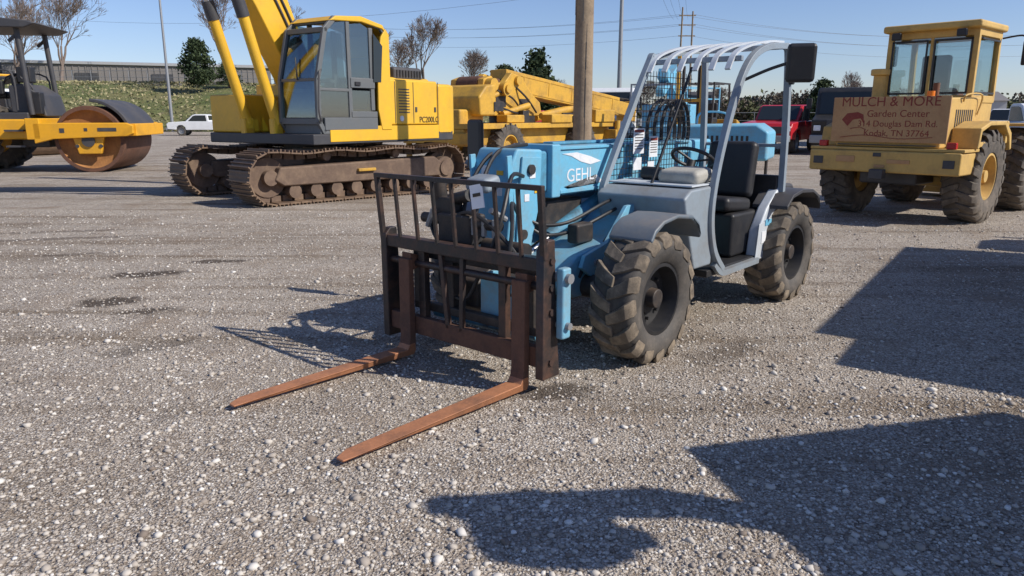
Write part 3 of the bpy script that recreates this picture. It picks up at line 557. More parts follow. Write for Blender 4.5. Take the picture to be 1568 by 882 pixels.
# ================================================================ CRANE
C=root('rough_terrain_crane',(.0,24.5,0),(.62,.785),1.06)
boxr(C,'carrier_frame',-3.2,4.2,-.9,.9,.7,1.15,YELC,.03)
boxr(C,'carrier_deck',-3.2,4.2,-1.2,1.2,1.15,1.3,YELC,.02)
for nm,x,y in(('wheel_rear_right',-1.6,-1.05),('wheel_rear_left',-1.6,1.05),('wheel_front_right',2.2,-1.05),('wheel_front_left',2.2,1.05)):
    wheel(C,nm,(x,y,.66),.62,.42,.32,1 if y>0 else -1,RUBD,YELC,18,.035,.12)
for x in(-3.1,4.1):
    boxr(C,'outrigger_beam_%d'%(x>0),x-.18,x+.18,-1.35,1.35,.75,1.05,YELC,.02)
    cyls(C,'outrigger_jacks_%d'%(x>0),[((x,s*1.3,.25),(x,s*1.3,1.35),.09) for s in(-1,1)],YELC,12)
cyl(C,'turntable',(0,0,1.3),(0,0,1.5),.7,BLK,28)
sp=[(-2.0,1.5),(.7,1.5),(.6,1.9),(.1,2.2),(-.3,2.62),(-.8,2.72),(-1.1,2.45),(-1.5,2.4),(-1.7,2.6),(-2.05,2.5),(-2.1,2.1)]
prism(C,'superstructure',sp,-.62,-.40,YELC,.03)
prism(C,'superstructure_left',sp,.40,.62,YELC,.03)
boxes(C,'cutout_shade_sheets',[((-.2,-.625,1.85),(.5,.012,.28)),((-1.3,-.625,1.9),(.45,.012,.3))],BLK,.03)  # black sheets on the side plate, painted-in shade of cutouts
prism(C,'counterweight',[(-2.75,1.5),(-2.1,1.5),(-2.1,2.35),(-2.5,2.3),(-2.8,2.0)],-1.1,1.1,YELC,.06)
cyl(C,'winch_drum',(-1.2,-.39,2.25),(-1.2,.39,2.25),.30,RUSTD,24); cyl(C,'winch_drum_aux',(-1.85,-.39,2.35),(-1.85,.39,2.35),.24,RUSTD,24)
cyls(C,'winch_motors',[((-1.2,-.8,2.25),(-1.2,-.62,2.25),.2),((-1.85,-.85,2.35),(-1.85,-.62,2.35),.17),((-1.2,-.86,2.25),(-1.2,-.8,2.25),.12),((-.55,-.72,2.5),(-.55,-.6,2.5),.13)],YELC,18)
boxes(C,'boom',[((2.6,0,2.18),(6.6,.62,.62),(0,6,0))],YELC,.02)
boxes(C,'boom_inner_section',[((6.3,0,1.77),(1.0,.48,.46),(0,6,0))],YELC,.02)
boxes(C,'boom_head',[((6.95,0,1.66),(.5,.56,.7),(0,6,0))],YELC,.03)
boxes(C,'boom_side_stiffener',[((2.6,-.315,2.41),(6.5,.02,.05),(0,6,0)),((2.6,-.315,1.95),(6.5,.02,.05),(0,6,0))]+[((x,-.316,2.18-(x-2.6)*.105),(.06,.02,.44),(0,6,0)) for x in(0.2,1.5,2.8,4.1,5.4)],YELC,.004)
cyl(C,'boom_lift_cylinder',(.9,-.2,1.45),(3.4,-.2,1.80),.13,YELC,16)
cyls(C,'boom_top_cables',[((-1.1,-.1,2.56),(6.9,-.1,2.1),.02),((-1.1,.1,2.56),(6.9,.1,2.1),.02)],BLK,6)
boxr(C,'operator_cab',-.5,.9,.66,1.25,1.5,2.6,YELC,.04); boxr(C,'cab_window_side',-.4,.8,1.252,1.262,2.0,2.5,GLD,0); boxr(C,'cab_window_rear',-.512,-.502,.7,1.18,2.0,2.5,GLD,0)
boxes(C,'engine_hood',[((-2.7,0,1.45),(1.0,1.5,.45))],YELC,.06)
cyls(C,'hydraulic_cylinders',[((-1.4,-.75,1.55),(-.2,-.78,1.8),.09),((.4,-.8,1.5),(2.2,-.8,1.45),.09),((-2.3,-.75,1.9),(-1.6,-.75,2.1),.07)],YELC,10)
tubes(C,'hoses',[[(-1.5,-.66,2.2),(-1.0,-.8,2.0),(-.5,-.7,1.7)],[(-1.6,-.66,1.8),(-1.0,-.85,1.6),(-.2,-.7,1.55)],[(-.6,-.64,2.3),(-.3,-.8,2.0),(.3,-.7,1.6)]],.03,BLKP,6)
boxes(C,'carrier_boxes',[((3.4,-1.0,1.5),(1.2,.5,.4)),((.9,-1.05,1.42),(1.1,.4,.25)),((-1.2,-.9,1.42),(.8,.4,.22))],YELC,.03)
boxes(C,'dark_fittings',[((-.6,-.9,1.5),(.3,.2,.3)),((1.7,-1.1,1.4),(.3,.3,.2)),((-2.0,-1.12,1.75),(.4,.02,.25)),((2.6,-.33,1.5),(.8,.1,.2))],BLK,.03)

# ================================================================ generic road vehicles
def pickup(name,loc,F,m,sc=1.):
    P=root(name,loc,F,sc)
    prism(P,'body',[(-2.7,.55),(-1.9,.5),(-1.85,.72),(-1.65,.88),(-1.35,.88),(-1.15,.72),(-1.1,.48),(1.15,.48),(1.2,.72),(1.4,.88),(1.7,.88),(1.9,.72),(1.95,.5),(2.65,.55),(2.7,.95),(2.55,1.12),(1.25,1.2),(-2.68,1.18)],-.95,.95,m,.04)
    prism(P,'cab',[(-.75,1.19),(1.2,1.19),(.55,1.74),(.3,1.80),(-.5,1.80),(-.68,1.72)],-.82,.82,m,.05)
    for s in(-1,1):
        prism(P,'side_window_'+('l' if s>0 else 'r'),[(-.6,1.22),(.95,1.22),(.5,1.65),(.3,1.7),(-.52,1.7)],s*.822,s*.83,GLD,0)
    prism(P,'windscreen',[(1.12,1.24),(1.2,1.24),(.58,1.76),(.5,1.74)],-.72,.72,GLD,0)
    boxr(P,'rear_window',-.735,-.70,-.62,.62,1.3,1.68,GLD,0); boxr(P,'bed_shade_sheet',-2.6,-.85,-.8,.8,1.181,1.186,BLKP,0)  # black sheet over the bed, painted-in shade of its hollow
    boxr(P,'front_bumper',2.66,2.82,-.93,.93,.45,.68,GALV,.03); boxr(P,'rear_bumper',-2.85,-2.69,-.9,.9,.5,.68,GALV,.03); boxr(P,'grille',2.69,2.725,-.6,.6,.75,1.0,CHAR,.01)
    boxes(P,'headlights',[((2.68,s*.78,.92),(.06,.25,.18)) for s in(-1,1)],WHTP,.02); boxes(P,'tail_lamps',[((-2.69,s*.86,.95),(.04,.12,.3)) for s in(-1,1)],REDL,.01)
    for i,(x,y) in enumerate(((1.55,-.8),(1.55,.8),(-1.5,-.8),(-1.5,.8))): wheel(P,'wheel_%d'%i,(x,y,.38),.37,.25,.22,1 if y>0 else -1,RUB,GALV)
    return P
pickup('pickup_truck',(-25.6,62.5,0),(-1,-.12),WHT,.95)
pickup('pickup_truck',(12.4,34.5,0),(-.55,-.83),RED,1.15)
pickup('pickup_truck',(21.0,30.0,0),(-.3,-.95),WHT,1.15)
pickup('pickup_truck',(2.2,60,0),(-.9,-.4),RED,1.1)
pickup('pickup_truck',(29,44,0),(-.8,-.6),WHT,1.1)
def truck(name,loc,F,mc,mb,sc=1.,boxh=2.2,blen=4.2,bz=1.0,dump=False,shadow_block=False):
    P=root(name,loc,F,sc)
    prism(P,'cab',[(1.0,.6),(2.9,.6),(3.0,1.3),(2.2,1.5),(1.95,2.35),(1.75,2.5),(1.0,2.5)],-1.05,1.05,mc,.06)
    prism(P,'windscreen',[(2.21,1.52),(2.24,1.52),(2.0,2.32),(1.96,2.32)],-.9,.9,GLD,0)
    for s in(-1,1): prism(P,'door_window_'+('l' if s>0 else 'r'),[(1.15,1.5),(2.1,1.5),(1.9,2.25),(1.15,2.25)],s*1.052,s*1.06,GLD,0)
    boxr(P,'chassis',-4,2.8,-.4,.4,.55,.85,BLK,.02)
    if dump:
        prism(P,'dump_body',[(-3.9,bz),(.75,bz),(.85,bz+1.3),(-4.1,bz+1.2)],-1.15,1.15,mb,.03); boxes(P,'body_ribs',[((-3.6+.75*i,s*1.17,bz+.6),(.08,.06,1.1)) for i in range(6) for s in(-1,1)],mb,.01)
    else:
        boxr(P,'cargo_box',.8-blen,.8,-1.15,1.15,bz,bz+boxh,mb,.04); boxes(P,'box_trim',[((.8-blen/2,s*1.152,bz+boxh-.06),(blen,.02,.1)) for s in(-1,1)]+[((.8-blen/2,s*1.152,bz+.06),(blen,.02,.1)) for s in(-1,1)],GALV,0)
    if shadow_block: prism(P,'rear_shadow_block',[(.78-blen,.5),(.78-blen,2.80),(.05-blen,2.80),(-.05-blen,.9),(-.05-blen,.5)],-1.12,1.12,GALV,.03)  # block added behind the box to lengthen the truck's cast shadow
    for i,(x,y) in enumerate(((2.1,-.9),(2.1,.9),(-2.0,-.9),(-2.0,.9),(-3.05,-.9),(-3.05,.9))): wheel(P,'wheel_%d'%i,(x,y,.5),.48,.32,.28,1 if y>0 else -1,RUB,GALV)
    boxr(P,'front_bumper',2.95,3.12,-1.05,1.05,.45,.75,GALV,.03); boxr(P,'grille',2.985,3.02,-.5,.5,.8,1.3,CHAR,.01)
    boxes(P,'headlights',[((3.0,s*.82,1.0),(.05,.25,.2)) for s in(-1,1)],WHTP,.02)
    boxes(P,'mirrors',[((2.1,s*1.3,1.9),(.06,.2,.4)) for s in(-1,1)],BLKP,.03)
    return P
truck('flatbed_truck',(5.2,38,0),(-.3,-.95),WHT,GALV,1.15,.3,4.5,.95)
truck('dump_truck',(15.0,33.5,0),(-.5,-.86),BLKP,BLKP,1.1,dump=True)
truck('dump_truck',(11.3,48,0),(-.2,-.98),CHAR,GALV,1.2,dump=True)
truck('dump_truck',(19.5,42,0),(-.6,-.8),BLUED,GALV,1.15,dump=True)
truck('dump_truck',(24.5,46,0),(-.4,-.9),YELC,YELC,1.15,dump=True)
truck('service_truck',(-24,34,0),(.9,-.3),WHT,GALV,1.1,1.2,4.5,1.0)
truck('shadow_caster_truck',(8.85,6.45,0),(.575,.818),WHT,WHT,1.0,2.0,4.6,1.0,shadow_block=True)  # truck added out of view, placed to cast the large right-hand shadow

B=root('boom_lift',(7.2,34,0),(-.5,-.86),1.1)
boxr(B,'chassis',-1.3,1.3,-1.1,1.1,.4,.9,BLUE,.05); boxr(B,'turret',-1.4,.9,-1.0,1.0,.95,1.9,BLUE,.08)
for i,(x,y) in enumerate(((1.1,-1),(1.1,1),(-1.1,-1),(-1.1,1))): wheel(B,'wheel_%d'%i,(x,y,.45),.44,.34,.24,1 if y>0 else -1,RUBD,WHT)
boxes(B,'lower_boom',[((-.2,0,2.3),(3.6,.4,.4),(0,-25,0)),((.3,0,3.1),(3.2,.32,.32),(0,30,0))],BLUE,.02)
boxes(B,'platform_cage',[((2.2,0,1.6),(.9,1.6,.05))]+[((2.2+a*.42,b*.8,2.1),(.05,.05,1.0)) for a in(-1,1) for b in(-1,1)]+[((2.2,b*.8,2.6),(.9,.05,.05)) for b in(-1,1)]+[((2.2+a*.42,0,2.6),(.05,1.6,.05)) for a in(-1,1)],GALV,0)
K=root('air_compressor',(4.9,18.5,0),(-.9,.43),.95)
prism(K,'canopy',[(-1.5,.6),(1.5,.6),(1.55,1.1),(1.3,1.45),(-1.2,1.5),(-1.5,1.3)],-.75,.75,BLUE,.08,seg=3)
boxes(K,'louvres',[((-1.0+.12*i,-.756,1.0),(.06,.01,.4)) for i in range(10)]+[((-1.0+.12*i,.756,1.0),(.06,.01,.4)) for i in range(10)],BLK)
for s in(-1,1): wheel(K,'wheel_'+('l' if s>0 else 'r'),(-.2,s*.85,.36),.34,.2,.2,s,RUB,WHT)
cyls(K,'drawbar',[((1.5,0,.5),(2.9,0,.45),.04),((-1.4,0,.1),(-1.4,0,.6),.04)],BLK,10)
tubes(K,'lifting_bail',[[(-.4,0,1.5),(-.3,0,1.75),(.3,0,1.75),(.4,0,1.48)]],.03,BLUE,6)
def scissor(name,loc,F):
    P=root(name,loc,F,1.1)
    boxr(P,'base',-1.2,1.2,-.6,.6,.3,.8,BLUE,.05)
    for i,(x,y) in enumerate(((.9,-.55),(.9,.55),(-.9,-.55),(-.9,.55))): wheel(P,'wheel_%d'%i,(x,y,.3),.29,.2,.16,1 if y>0 else -1,RUBD,WHT)
    boxes(P,'scissor_stack',[((0,s*.4,.95+.16*k),(2.1,.06,.1),(0,6*(-1)**k,0)) for s in(-1,1) for k in range(4)],GALV)
    boxes(P,'deck',[((0,0,1.65),(2.4,1.2,.1))],BLUE,.01)
    boxes(P,'rails',[((x,y,2.2),(.05,.05,1.0)) for x in(-1.15,0,1.15) for y in(-.57,.57)]+[((0,y,z),(2.35,.05,.05)) for y in(-.57,.57) for z in(2.2,2.7)]+[((x,0,z),(.05,1.15,.05)) for x in(-1.15,1.15) for z in(2.2,2.7)],BLUE)
scissor('scissor_lift',(9.3,39,0),(-.8,-.6))
G=root('forklift',(6.1,25.5,0),(-.6,-.8),1.1)
boxr(G,'body',-2.0,-.1,-.7,.7,.35,1.2,YELC,.08); prism(G,'counterweight',[(-2.3,.4),(-1.9,.4),(-1.9,1.35),(-2.2,1.25)],-.68,.68,YELC,.05)
boxes(G,'mast_rails',[((.35,s*.38,1.75),(.12,.09,3.2)) for s in(-1,1)]+[((.35,0,z),(.08,.8,.1)) for z in(.5,1.9,3.3)],YELC,.01)
cyls(G,'mast_cylinders',[((.28,s*.25,.3),(.28,s*.25,2.9),.05) for s in(-1,1)],BLK,10)
boxes(G,'forks',[((1.0,s*.3,.1),(1.1,.12,.05)) for s in(-1,1)]+[((.48,s*.3,.45),(.05,.12,.75)) for s in(-1,1)],RUSTD,.005)
cyls(G,'overhead_guard_posts',[((-.1,s*.55,1.2),(-.3,s*.5,2.4),.035) for s in(-1,1)]+[((-1.6,s*.55,1.2),(-1.5,s*.5,2.4),.035) for s in(-1,1)],BLK,8); boxes(G,'overhead_guard',[((-.9,-.5+.2*i,2.42),(1.3,.05,.05)) for i in range(6)],BLK)
box(G,'seat',(-1.1,0,1.3),(.5,.5,.2),SEAT,.05); box(G,'seat_back',(-1.35,0,1.6),(.12,.45,.5),SEAT,.05)
for i,(x,y) in enumerate(((.2,-.6),(.2,.6),(-1.6,-.6),(-1.6,.6))): wheel(G,'wheel_%d'%i,(x,y,.38),.36,.26,.2,1 if y>0 else -1,RUBD,YELC,12,.02)

# compact excavator added just right of the view, shaped to throw the foreground shadow
S=root('shadow_caster_excavator',(4.75,1.75,0),(-.97,-.24),1.0)
for s in(-1,1):
    prism(S,'track_'+('l' if s>0 else 'r'),[(-.95,.05),(.95,.05),(1.12,.22),(1.05,.45),(.9,.5),(-.9,.5),(-1.05,.45),(-1.12,.22)],s*.5,s*.78,RUB,.03)
boxr(S,'revolving_frame',-.95,.75,-.75,.75,.6,.9,YEL,.05)
prism(S,'engine_hood',[(-1.1,.9),(-.45,.9),(-.45,1.55),(-.95,1.5),(-1.1,1.3)],-.75,.75,YEL,.06)
boxes(S,'cab_frame',[((.65,y,1.6),(.07,.07,1.5)) for y in(-.1,.72)]+[((-.55,y,1.6),(.07,.07,1.5)) for y in(-.7,.72)],CHAR,.01)
boxr(S,'cab_rear_panel',-.6,-.56,-.66,.70,.9,2.3,CHAR,.01); boxr(S,'cab_side_panel',-.5,.62,.70,.74,.9,1.6,CHAR,.01)
boxr(S,'cab_roof',-.95,.95,-.78,.80,2.34,2.45,CHAR,.03)
box(S,'seat',(-.2,.3,1.2),(.5,.5,.4),SEAT,.05)
prism(S,'boom',[(.75,.75),(.95,.75),(1.15,1.6),(1.2,2.45),(1.75,2.72),(1.75,2.85),(1.05,2.65),(.95,1.7)],-.30,-.14,YEL,.02)
prism(S,'arm',[(1.7,2.9),(1.85,2.85),(1.75,2.2),(1.65,2.2)],-.28,-.16,YEL,.01)
prism(S,'bucket',[(1.55,2.62),(1.9,2.66),(2.02,2.5),(1.98,2.36),(1.85,2.28),(1.62,2.34),(1.67,2.38),(1.83,2.36)],-.42,-.02,CHAR,.01)

# ================================================================ SETTING
m,nt,b=newmat('gravel'); N=nt.nodes; L=nt.links
geo=N.new('ShaderNodeNewGeometry')
def vor(scale,feat='F1'):
    v=N.new('ShaderNodeTexVoronoi'); v.feature=feat; v.inputs['Scale'].default_value=scale; L.new(wr.outputs[0],v.inputs['Vector']); return v
nz=N.new('ShaderNodeTexNoise'); nz.inputs['Scale'].default_value=40; L.new(geo.outputs['Position'],nz.inputs['Vector'])
wr=N.new('ShaderNodeVectorMath'); wr.operation='MULTIPLY_ADD'; L.new(nz.outputs['Color'],wr.inputs[0]); wr.inputs[1].default_value=(.012,.012,.0); L.new(geo.outputs['Position'],wr.inputs[2])
v1=vor(74); v2=vor(160)
def ramp(src,els):
    r=N.new('ShaderNodeValToRGB'); e=r.color_ramp.elements
    while len(e)<len(els): e.new(.5)
    for q,(p,c) in zip(e,els): q.position=p; q.color=(*c,1) if len(c)==3 else c
    L.new(src,r.inputs['Fac']); return r
def mix(a,b_,fac,mode='MIX'):
    x=N.new('ShaderNodeMix'); x.data_type='RGBA'; x.blend_type=mode
    for k,s in((6,a),(7,b_),(0,fac)):
        if hasattr(s,'is_linked'): L.new(s,x.inputs[k])
        else: x.inputs[k].default_value=s
    return x.outputs[2]
stone=[(0,(.20,.165,.135)),(.22,(.36,.315,.265)),(.5,(.49,.44,.38)),(.78,(.61,.56,.495)),(1,(.80,.76,.70))]
s1=N.new('ShaderNodeSeparateColor'); L.new(v1.outputs['Color'],s1.inputs[0]); s2=N.new('ShaderNodeSeparateColor'); L.new(v2.outputs['Color'],s2.inputs[0])
c1=ramp(s1.outputs[0],stone); c2=ramp(s2.outputs[1],stone)
nb=N.new('ShaderNodeTexNoise'); nb.inputs['Scale'].default_value=7; nb.inputs['Detail'].default_value=6; L.new(geo.outputs['Position'],nb.inputs['Vector'])
sel=ramp(nb.outputs['Fac'],[(.42,(0,0,0)),(.58,(1,1,1))])
c=mix(c1.outputs['Color'],c2.outputs['Color'],sel.outputs['Color'])
gap=ramp(v1.outputs['Distance'],[(.35,(1,1,1)),(.75,(.55,.49,.43))])
c=mix(c,gap.outputs['Color'],.85,'MULTIPLY')
nl=N.new('ShaderNodeTexNoise'); nl.inputs['Scale'].default_value=.5; nl.inputs['Detail'].default_value=7; nl.inputs['Roughness'].default_value=.62; L.new(geo.outputs['Position'],nl.inputs['Vector'])
pl=ramp(nl.outputs['Fac'],[(.3,(.70,.65,.59)),(.48,(.96,.94,.92)),(.7,(1.12,1.10,1.07))])
c=mix(c,pl.outputs['Color'],1.,'MULTIPLY')
nd=N.new('ShaderNodeTexNoise'); nd.inputs['Scale'].default_value=1.5; nd.inputs['Detail'].default_value=9; nd.inputs['Roughness'].default_value=.62; L.new(geo.outputs['Position'],nd.inputs['Vector'])
dr=ramp(nd.outputs['Fac'],[(.52,(0,0,0)),(.68,(.8,.8,.8))])
c=mix(c,(.30,.235,.175,1),dr.outputs['Color'])
mp=N.new('ShaderNodeMapping'); mp.inputs['Rotation'].default_value=(0,0,R(-24)); mp.inputs['Scale'].default_value=(.09,1.6,1); L.new(geo.outputs['Position'],mp.inputs['Vector'])
ns=N.new('ShaderNodeTexNoise'); ns.inputs['Scale'].default_value=1.5; ns.inputs['Detail'].default_value=6; L.new(mp.outputs[0],ns.inputs['Vector'])
sr=ramp(ns.outputs['Fac'],[(.34,(.62,.57,.51)),(.48,(1,1,1)),(.7,(1.1,1.1,1.1))])
c=mix(c,sr.outputs['Color'],.9,'MULTIPLY')
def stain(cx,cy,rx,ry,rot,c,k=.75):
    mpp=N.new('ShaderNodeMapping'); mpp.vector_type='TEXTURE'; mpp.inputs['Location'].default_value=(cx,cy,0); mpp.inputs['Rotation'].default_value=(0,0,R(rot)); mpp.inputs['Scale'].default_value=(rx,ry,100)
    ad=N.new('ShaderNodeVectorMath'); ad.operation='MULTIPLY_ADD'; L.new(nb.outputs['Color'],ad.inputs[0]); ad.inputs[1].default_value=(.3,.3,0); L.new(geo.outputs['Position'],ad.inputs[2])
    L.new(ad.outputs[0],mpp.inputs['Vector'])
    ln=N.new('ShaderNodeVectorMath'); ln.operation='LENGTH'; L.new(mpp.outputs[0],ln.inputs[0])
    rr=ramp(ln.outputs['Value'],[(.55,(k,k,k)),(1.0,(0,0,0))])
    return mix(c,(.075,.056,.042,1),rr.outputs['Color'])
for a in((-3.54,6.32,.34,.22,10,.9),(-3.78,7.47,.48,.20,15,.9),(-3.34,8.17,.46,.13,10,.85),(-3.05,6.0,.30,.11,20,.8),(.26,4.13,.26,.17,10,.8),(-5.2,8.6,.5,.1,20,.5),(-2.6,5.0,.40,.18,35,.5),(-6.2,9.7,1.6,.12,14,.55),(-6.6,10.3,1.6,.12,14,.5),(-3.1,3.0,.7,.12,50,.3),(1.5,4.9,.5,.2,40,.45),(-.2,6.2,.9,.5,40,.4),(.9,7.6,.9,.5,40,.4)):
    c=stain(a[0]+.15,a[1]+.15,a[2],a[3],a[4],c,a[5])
L.new(c,b.inputs['Base Color']); b.inputs['Roughness'].default_value=.92
b.inputs['Specular IOR Level'].default_value=.25
def mth(op,a,bb):
    x=N.new('ShaderNodeMath'); x.operation=op
    for k,s in enumerate((a,bb)):
        if isinstance(s,(int,float)): x.inputs[k].default_value=s
        else: L.new(s,x.inputs[k])
    return x.outputs[0]
h=mth('ADD',mth('MULTIPLY',v1.outputs['Distance'],-1.),mth('MULTIPLY',v2.outputs['Distance'],-.45))
h=mth('ADD',h,mth('MULTIPLY',s1.outputs[2],.5))
h=mth('ADD',h,mth('MULTIPLY',nb.outputs['Fac'],1.5))
bp=N.new('ShaderNodeBump'); bp.inputs['Strength'].default_value=.9; bp.inputs['Distance'].default_value=.012; L.new(h,bp.inputs['Height'])
bp2=N.new('ShaderNodeBump'); bp2.inputs['Strength'].default_value=.55; bp2.inputs['Distance'].default_value=.12; L.new(nd.outputs['Fac'],bp2.inputs['Height']); L.new(bp.outputs[0],bp2.inputs['Normal'])
L.new(bp2.outputs[0],b.inputs['Normal'])
GRAV=m
mk(None,'gravel_ground',[(-900,-300,0),(900,-300,0),(900,1500,0),(-900,1500,0)],[(0,1,2,3)],GRAV,smooth=False,recalc=False)
ph=(1+5**.5)/2
ico=np.array([(-1,ph,0),(1,ph,0),(-1,-ph,0),(1,-ph,0),(0,-1,ph),(0,1,ph),(0,-1,-ph),(0,1,-ph),(ph,0,-1),(ph,0,1),(-ph,0,-1),(-ph,0,1)])/1.902
icf=np.array([(0,11,5),(0,5,1),(0,1,7),(0,7,10),(0,10,11),(1,5,9),(5,11,4),(11,10,2),(10,7,6),(7,1,8),(3,9,4),(3,4,2),(3,2,6),(3,6,8),(3,8,9),(4,9,5),(2,4,11),(6,2,10),(8,6,7),(9,8,1)])
n=60000
yy=1.7+11*np.random.rand(n)**1.7; xx=(np.random.rand(n)*2-1)*(yy*.78+.3)
sz=np.exp(np.random.normal(math.log(.0054),.45,n)); sz=np.clip(sz,.003,.021)
vv=ico[None]*(1+.22*np.random.randn(n,12,1))*sz[:,None,None]*np.stack([1+.3*np.random.rand(n),1+.3*np.random.rand(n),.55+.3*np.random.rand(n)],1)[:,None,:]
an=np.random.rand(n)*6.28; ca,sa=np.cos(an)[:,None],np.sin(an)[:,None]
X=vv[...,0]*ca-vv[...,1]*sa+xx[:,None]; Y=vv[...,0]*sa+vv[...,1]*ca+yy[:,None]; Zz=vv[...,2]+(sz*.25)[:,None]
verts=np.stack([X,Y,Zz],-1).reshape(-1,3); faces=(icf[None]+12*np.arange(n)[:,None,None]).reshape(-1,3)
me=bpy.data.meshes.new('loose_gravel'); me.vertices.add(len(verts)); me.vertices.foreach_set('co',verts.ravel())
me.loops.add(len(faces)*3); me.loops.foreach_set('vertex_index',faces.ravel().astype(np.int32)); me.polygons.add(len(faces)); me.polygons.foreach_set('loop_start',np.arange(len(faces),dtype=np.int32)*3)
me.update(calc_edges=True); me.validate()
m,nt,b=newmat('loose_stone'); g=nt.nodes.new('ShaderNodeNewGeometry'); r=nt.nodes.new('ShaderNodeValToRGB'); nt.links.new(g.outputs['Random Per Island'],r.inputs['Fac'])
e=r.color_ramp.elements; e[0].color=(.20,.16,.13,1); e[1].color=(.72,.69,.64,1); q=e.new(.4); q.color=(.43,.38,.325,1); q=e.new(.85); q.color=(.56,.515,.455,1)
nt.links.new(r.outputs[0],b.inputs['Base Color']); b.inputs['Roughness'].default_value=.9; me.materials.append(m)
COL.objects.link(bpy.data.objects.new('loose_gravel',me))

# grass bank
m,nt,b=newmat('bank_grass'); N=nt.nodes; L=nt.links
geo=N.new('ShaderNodeNewGeometry')
na=N.new('ShaderNodeTexNoise'); na.inputs['Scale'].default_value=.14; na.inputs['Detail'].default_value=8; na.inputs['Roughness'].default_value=.7; L.new(geo.outputs['Position'],na.inputs['Vector'])
nf=N.new('ShaderNodeTexNoise'); nf.inputs['Scale'].default_value=1.6; nf.inputs['Detail'].default_value=9; nf.inputs['Roughness'].default_value=.85; L.new(geo.outputs['Position'],nf.inputs['Vector'])
r1=ramp(na.outputs['Fac'],[(.36,(.12,.16,.045)),(.52,(.19,.20,.075)),(.66,(.32,.27,.14))]); r2=ramp(nf.outputs['Fac'],[(.35,(.45,.47,.42)),(.65,(1.35,1.3,1.2))])
c=mix(r1.outputs['Color'],r2.outputs['Color'],1.,'MULTIPLY'); L.new(c,b.inputs['Base Color']); b.inputs['Roughness'].default_value=.95
bp=N.new('ShaderNodeBump'); bp.inputs['Distance'].default_value=.5; bp.inputs['Strength'].default_value=.8; L.new(nf.outputs['Fac'],bp.inputs['Height']); L.new(bp.outputs[0],b.inputs['Normal'])
GRASS=m
def bankh(x): return 5.8*(1/(1+math.exp((x+8)/9)))+.02
V=[];F=[]; xs=np.linspace(-220,40,90); prof=[(0,0),(2,.12),(8,.45),(16,.75),(24,.97),(30,1.0),(60,1.0),(200,1.0)]
for i,x in enumerate(xs):
    hh=bankh(x)
    for j,(dy,f) in enumerate(prof):
        V.append((x,76+dy+1.2*math.sin(x*.11)+.5*math.sin(x*.31+j),hh*f+(.14*math.sin(x*.5+j*2)+.08*math.sin(x*1.3+j) if 0<j<6 else 0)-(.02 if j==0 else 0)))
k=len(prof)
for i in range(len(xs)-1):
    for j in range(k-1): F.append((i*k+j,(i+1)*k+j,(i+1)*k+j+1,i*k+j+1))
mk(None,'grass_bank',V,F,GRASS,ang=80)
mk(None,'far_grass_field',[(-20,150,.004),(420,110,.004),(420,600,.004),(-20,600,.004)],[(0,1,2,3)],GRASS,smooth=False,recalc=False)
def leafmat(name,c1,c2):
    m,nt,b=newmat(name); g=nt.nodes.new('ShaderNodeNewGeometry'); r=nt.nodes.new('ShaderNodeValToRGB'); nt.links.new(g.outputs['Random Per Island'],r.inputs['Fac'])
    r.color_ramp.elements[0].color=(*c1,1); r.color_ramp.elements[1].color=(*c2,1); nt.links.new(r.outputs[0],b.inputs['Base Color']); b.inputs['Roughness'].default_value=.9; return m
def leaves(P,name,pts,s,m):
    n=len(pts); d=np.random.randn(n,3); d/=np.linalg.norm(d,axis=1)[:,None]; e=np.random.randn(n,3); e=np.cross(d,e); e/=np.linalg.norm(e,axis=1)[:,None]
    ss=(s*(.6+.8*np.random.rand(n)))[:,None]
    A=pts+d*ss;B_=pts+e*ss*.6;C_=pts-d*ss;D=pts-e*ss*.6
    v=np.stack([A,B_,C_,D],1).reshape(-1,3); f=[(4*i,4*i+1,4*i+2,4*i+3) for i in range(n)]
    me=bpy.data.meshes.new(name); me.from_pydata(v.tolist(),[],f); me.materials.append(m); o=bpy.data.objects.new(name,me); COL.objects.link(o)
    if P: o.parent=P
    return o
WEED=leafmat('dry_weeds',(.14,.15,.06),(.40,.34,.20))
def bankz(x,dy): return bankh(x)*float(np.interp(dy,[p[0] for p in prof],[p[1] for p in prof]))
pts=[]
for i in range(16000):
    x=-75+85*random.random(); t=random.random()
    if t<.3: pts.append((x,76+28+random.gauss(0,1.5),bankh(x)+.15+.15*random.random()))
    elif t<.5: pts.append((x,76.5+1.2*math.sin(x*.11)+random.gauss(0,.4),.2+.1*random.random()))
    else:
        dy=26*random.random(); pts.append((x,76+dy+1.2*math.sin(x*.11),bankz(x,dy)+.08))
leaves(None,'weeds',np.array(pts),.18,WEED)
Fn=root('chain_link_fence'); V=[];F=[]
for i in range(36):
    x=-92+i*2.6; cylv((x,106,bankh(x)-.3),(x,106,bankh(x)+1.9),.05,None,6,V,F)
    if i<35:
        for dz in(.15,1.0,1.85): cylv((x,106,bankh(x)+dz),(x+2.6,106,bankh(x+2.6)+dz),.03,None,4,V,F)
        for q in range(12):
            xx_=x+q*.217; cylv((xx_,106,bankh(xx_)+.1),(xx_+.2,106,bankh(xx_)+1.85),.008,None,3,V,F)
mk(Fn,'posts_and_mesh',V,F,GALV)

